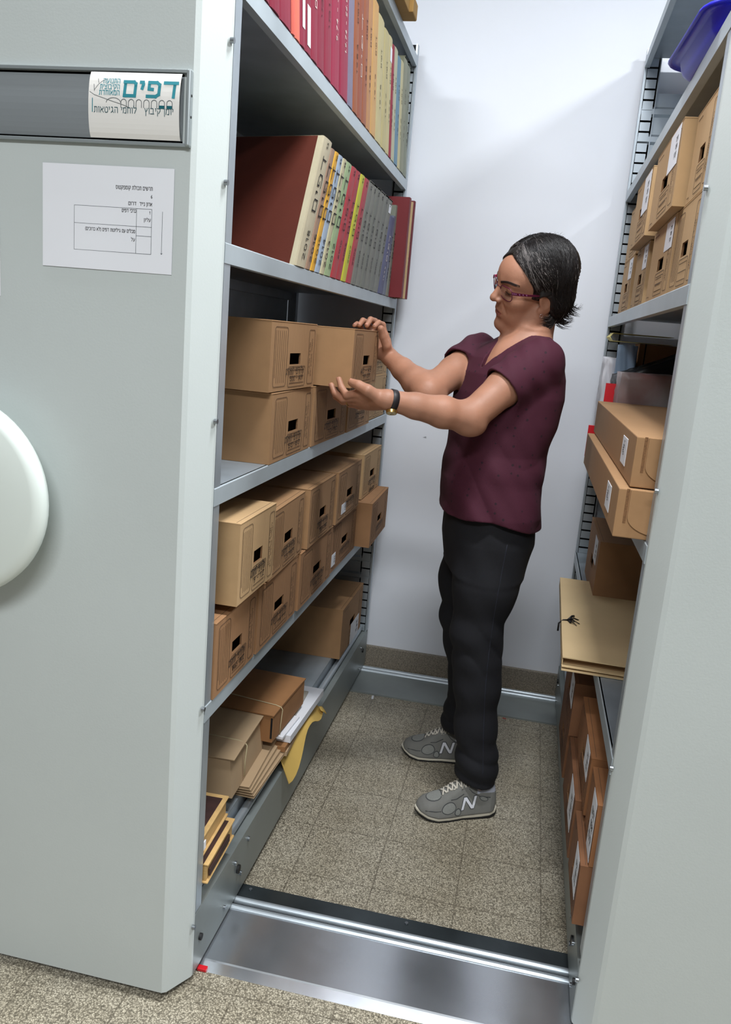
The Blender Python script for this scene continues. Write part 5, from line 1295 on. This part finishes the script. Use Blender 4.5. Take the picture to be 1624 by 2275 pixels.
# flicked ends at the nape, in loose clumps
for n_ in range(60):
    s = rr.uniform(-.7, 1); xb0 = rr.uniform(-.112, -.015); zb = rr.uniform(-.078, -.030); L0 = rr.uniform(.4, 1.5); up_k = rr.uniform(-.010, .010)
    for k in range(9):
        h = hair_pt((xb0 + rr.uniform(-.006, .006), .072 * s + rr.uniform(-.006, .006), zb + rr.uniform(-.006, .006)), -.003)
        if h is None: continue
        j = lambda q: A3(rr.uniform(-q, q), rr.uniform(-q, q), rr.uniform(-q, q))
        lock(st, [h + A3(.006, 0, .018), h, h + A3(-.006 * L0, .003 * s, -.010 * L0) + j(.001), h + A3(-.017 * L0, .006 * s, -.014 * L0 + up_k * .4) + j(.002), h + A3(-.027 * L0, .008 * s, -.012 * L0 + up_k) + j(.004)], .0008, M_HAIR)
# strands lying along the hairline
for k in range(300):
    sd = 1 if rr.random() < .7 else -1; off = rr.uniform(-.002, .026); t0 = rr.uniform(0, .5); P_ = []
    for i in range(6):
        t = t0 + (1 - t0) * i / 5; z = .100 - .078 * t; lp = (.66 * (z + .046) - .020 - off + (0 if sd > 0 else .014), sd * (.004 + .070 * t ** .75), z)
        h = hair_pt(lp, rr.uniform(.0002, .0012))
        if h is not None: P_.append(h)
    if len(P_) >= 4:
        g = rr.random() < .38; lock(sg_ if g else st, P_, .00055, M_HAIRG if g else M_HAIR, K=4)
# soft lock curling forward under the ear, and wisps over its top
for k in range(90):
    a, c = rr.random(), rr.random(); p = A3(-.028 - .014 * a, .071 + .003 * c, -.030 - .030 * c); q1 = p + A3(.014, .004, -.014 - .008 * a); q2 = p + A3(.026 + .012 * rr.random(), .004, -.016 + .010 * rr.random() - .008 * a)
    g = rr.random() < .25; lock(sg_ if g else st, [p + A3(-.008, 0, .018), p, q1, q2], .0007, M_HAIRG if g else M_HAIR)
for k in range(70):
    a = rr.random(); p = A3(.016 - .035 * a, .078, .034 + .006 * rr.random()); 
    lock(st, [p + A3(.004, -.004, .016), p, p + A3(-.008, .0035, -.014), p + A3(-.020 - .006 * rr.random(), .002, -.026 - .008 * rr.random())], .0006, M_HAIR)
# a few flyaways on the crown
for n_ in range(26):
    h = hair_pt((rr.uniform(-.08, .05), rr.uniform(-.05, .05), .13), 0)
    if h is None: continue
    st.tube([HM @ Vector(h), HM @ Vector(h + A3(.004, .003, .006)), HM @ Vector(h + A3(.012 * rr.uniform(-1, 1), .01 * rr.uniform(-1, 1), .010))], [.0004, .0003, .0001], M_HAIR, n=3)
pbuild(st, 'dark_strands', hair); pbuild(sg_, 'grey_strands', hair)['label'] = 'grey strands at the hairline'

# ---- glasses
M_FR = mat('purple_metal_frame', (92, 20, 58), 0.3, 0.3); M_FRP = mat('pink_temple_inside', (196, 40, 92), 0.4)
M_LENS = bpy.data.materials.new('lens_glass'); M_LENS.use_nodes = True; b_ = M_LENS.node_tree.nodes['Principled BSDF']
b_.inputs['Base Color'].default_value = (1, 1, 1, 1); b_.inputs['Roughness'].default_value = 0.02; b_.inputs['IOR'].default_value = 1.1; b_.inputs['Transmission Weight'].default_value = 1.0
gl = None; fr = MB(); GX = .098
def lens_pts(s):
    P = []
    for i in range(28):
        a = 2 * math.pi * i / 28; ca, sa = math.cos(a), math.sin(a)
        y = .0345 + .0255 * math.copysign(abs(ca) ** .75, ca); z = .010 + .0175 * math.copysign(abs(sa) ** .75, sa) + .004 * (ca > 0) * ca * (sa > -.2)
        P.append(Vector((GX - .0045 - .010 * (y / .06) ** 2 + .10 * (z - .01) * 1.0, s * y, z)))
    return P
for s in (1, -1):
    P = lens_pts(s); fr.tube([HM @ p for p in P + [P[0]]], .00115, M_FR, n=6)
fr.tube([HM @ Vector((GX - .004, .0095, .017)), HM @ Vector((GX + .0005, 0, .021)), HM @ Vector((GX - .004, -.0095, .017))], .0014, M_FR, n=6)
for s in (1, -1): fr.tube([HM @ Vector((GX - .006, s * .011, .010)), HM @ Vector((GX - .009, s * .0105, .006)), HM @ Vector((GX - .010, s * .0105, .001))], .0011, M_FR, n=5)
gl = pbuild(fr, 'glasses')
for s in (1, -1):
    P = lens_pts(s); c = sum(P, Vector()) / len(P); mb = MB()
    v = [HM @ p for p in P] + [HM @ (p + Vector((-.0012, 0, 0))) for p in P]; n = len(P)
    mb.add(v, [tuple(range(n)), tuple(range(2 * n - 1, n - 1, -1))] + [(i, n + i, n + (i + 1) % n, (i + 1) % n) for i in range(n)], M_LENS); pbuild(mb, 'lens', gl)
    t = MB(); hx = GX - .014
    q = [(hx + .002, s * .0605, .019), (hx - .010, s * .0665, .018), (.045, s * .0735, .015), (.010, s * .0775, .012), (-.012, s * .0770, .004)]
    for i in range(len(q) - 1):
        a, b = Vector(q[i]), Vector(q[i + 1]); hh = (.0042, .0036, .0026, .0020)[i]; h2 = (.0036, .0026, .0020, .0016)[i]; e = .0007
        vv = [a + Vector((0, s * e, hh)), a + Vector((0, s * e, -hh)), b + Vector((0, s * e, -h2)), b + Vector((0, s * e, h2))]; vv += [w_ - Vector((0, 2 * s * e, 0)) for w_ in vv]
        t.add([HM @ w_ for w_ in vv], [(0, 1, 2, 3), (7, 6, 5, 4), (0, 3, 7, 4), (1, 5, 6, 2), (0, 4, 5, 1), (3, 2, 6, 7)], M_FR if s > 0 else M_FRP)
        if s > 0 and i < 2:
            for k in range(3):
                c = a.lerp(b, .2 + .3 * k); t.add([HM @ (c + Vector((dx, s * .001, dz))) for dx, dz in ((.002, .002), (-.001, -.002), (-.003, .0015))], [(0, 1, 2)], mat('temple_pattern', (190, 130, 190), .4))
    pbuild(t, 'temple', gl)
# ---- earring, watch, ring
mb = MB(); ep = Vector((.006, .078, -.040)); mb.tube([HM @ (ep + Vector((.004 * math.cos(a), .001, .005 * math.sin(a)))) for a in [2 * math.pi * i / 12 for i in range(13)]], .0005, mat('silver', (200, 200, 205), .25, .9), n=5); pbuild(mb, 'earring')
ax = (ELL_ - WRL) / np.linalg.norm(ELL_ - WRL); wc = Vector(WRL + ax * .012); axv = Vector(ax)
e1 = axv.cross(Vector((0, -.5, -.86))).normalized(); e2 = e1.cross(axv).normalized()
if e2.dot(Vector((0, -.5, -.86))) < 0: e2 = -e2
M_BAND = mat('black_leather_band', (26, 22, 26), 0.5); M_GOLD = mat('gold_case', (196, 160, 92), 0.25, 0.9)
mb = MB(); n = 28; v = []
for k, (rd, off) in enumerate(((.0258, -.008), (.0272, -.006), (.0272, .006), (.0258, .008))):
    for i in range(n):
        a = 2 * math.pi * i / n; v.append(wc + (e1 * math.cos(a) + e2 * math.sin(a)) * rd + axv * off)
mb.add(v, [(k * n + i, k * n + (i + 1) % n, (k + 1) * n + (i + 1) % n, (k + 1) * n + i) for k in range(3) for i in range(n)], M_BAND, True)
wt = pbuild(mb, 'wristwatch')
cc = wc + e2 * .0255
mb = MB(); mb.cyl(cc, .0135, .0065, M_GOLD, axis=tuple(e2), n=28, r2=.0125); pbuild(mb, 'watch_case', wt)
mb = MB(); mb.cyl(cc + e2 * .0064, .0112, .0006, mat('watch_dial', (214, 200, 160), .3), axis=tuple(e2), n=28)
for a in range(12):
    q = 2 * math.pi * a / 12; d = e1 * math.cos(q) + axv * math.sin(q); mb.tube([cc + e2 * .0072 + d * .0088, cc + e2 * .0072 + d * .0104], .0004, M_INK, n=4)
mb.tube([cc + e2 * .0074, cc + e2 * .0074 + e1 * .007], .0005, M_INK, n=4); mb.tube([cc + e2 * .0074, cc + e2 * .0074 + axv * .005], .0005, M_INK, n=4)
pbuild(mb, 'watch_face', wt)
mb = MB(); c0, c1 = Vector(FL[2][0][0]), Vector(FL[2][0][1]); d = (c1 - c0).normalized(); u = d.orthogonal().normalized(); w = d.cross(u); cm = c0.lerp(c1, .6)
mb.tube([cm + (u * math.cos(a) + w * math.sin(a)) * .0094 for a in [2 * math.pi * i / 20 for i in range(21)]], .0011, M_GOLD, n=6); pbuild(mb, 'ring')
# ---- finger nails
M_NAIL = mat('nail', (196, 140, 122), 0.3)
mb = MB()
for pts, rs in FL + [TL] + FR + [TR]:
    a, b = Vector(pts[-2]), Vector(pts[-1]); d = (b - a).normalized()
    up_ = Vector((0, -.3, 1)) if pts in [k[0] for k in FR] or pts is TR[0] else Vector((0, -.66, -.6))
    if pts is TL[0]: up_ = Vector((0, -.4, .9))
    up_ = (up_ - d * up_.dot(d)).normalized(); s_ = d.cross(up_); c = b + up_ * (rs[-1] - .0012)
    v = []; n = 10
    for i in range(n):
        q = 2 * math.pi * i / n; v.append(c + d * (.0052 * math.cos(q) - .0005) + s_ * (.0042 * math.sin(q)) - up_ * (.0016 * math.sin(q) ** 2 - .0010))
    v.append(c + up_ * .0016); mb.add(v, [(i, (i + 1) % n, n) for i in range(n)], M_NAIL, True)
pbuild(mb, 'finger_nails')
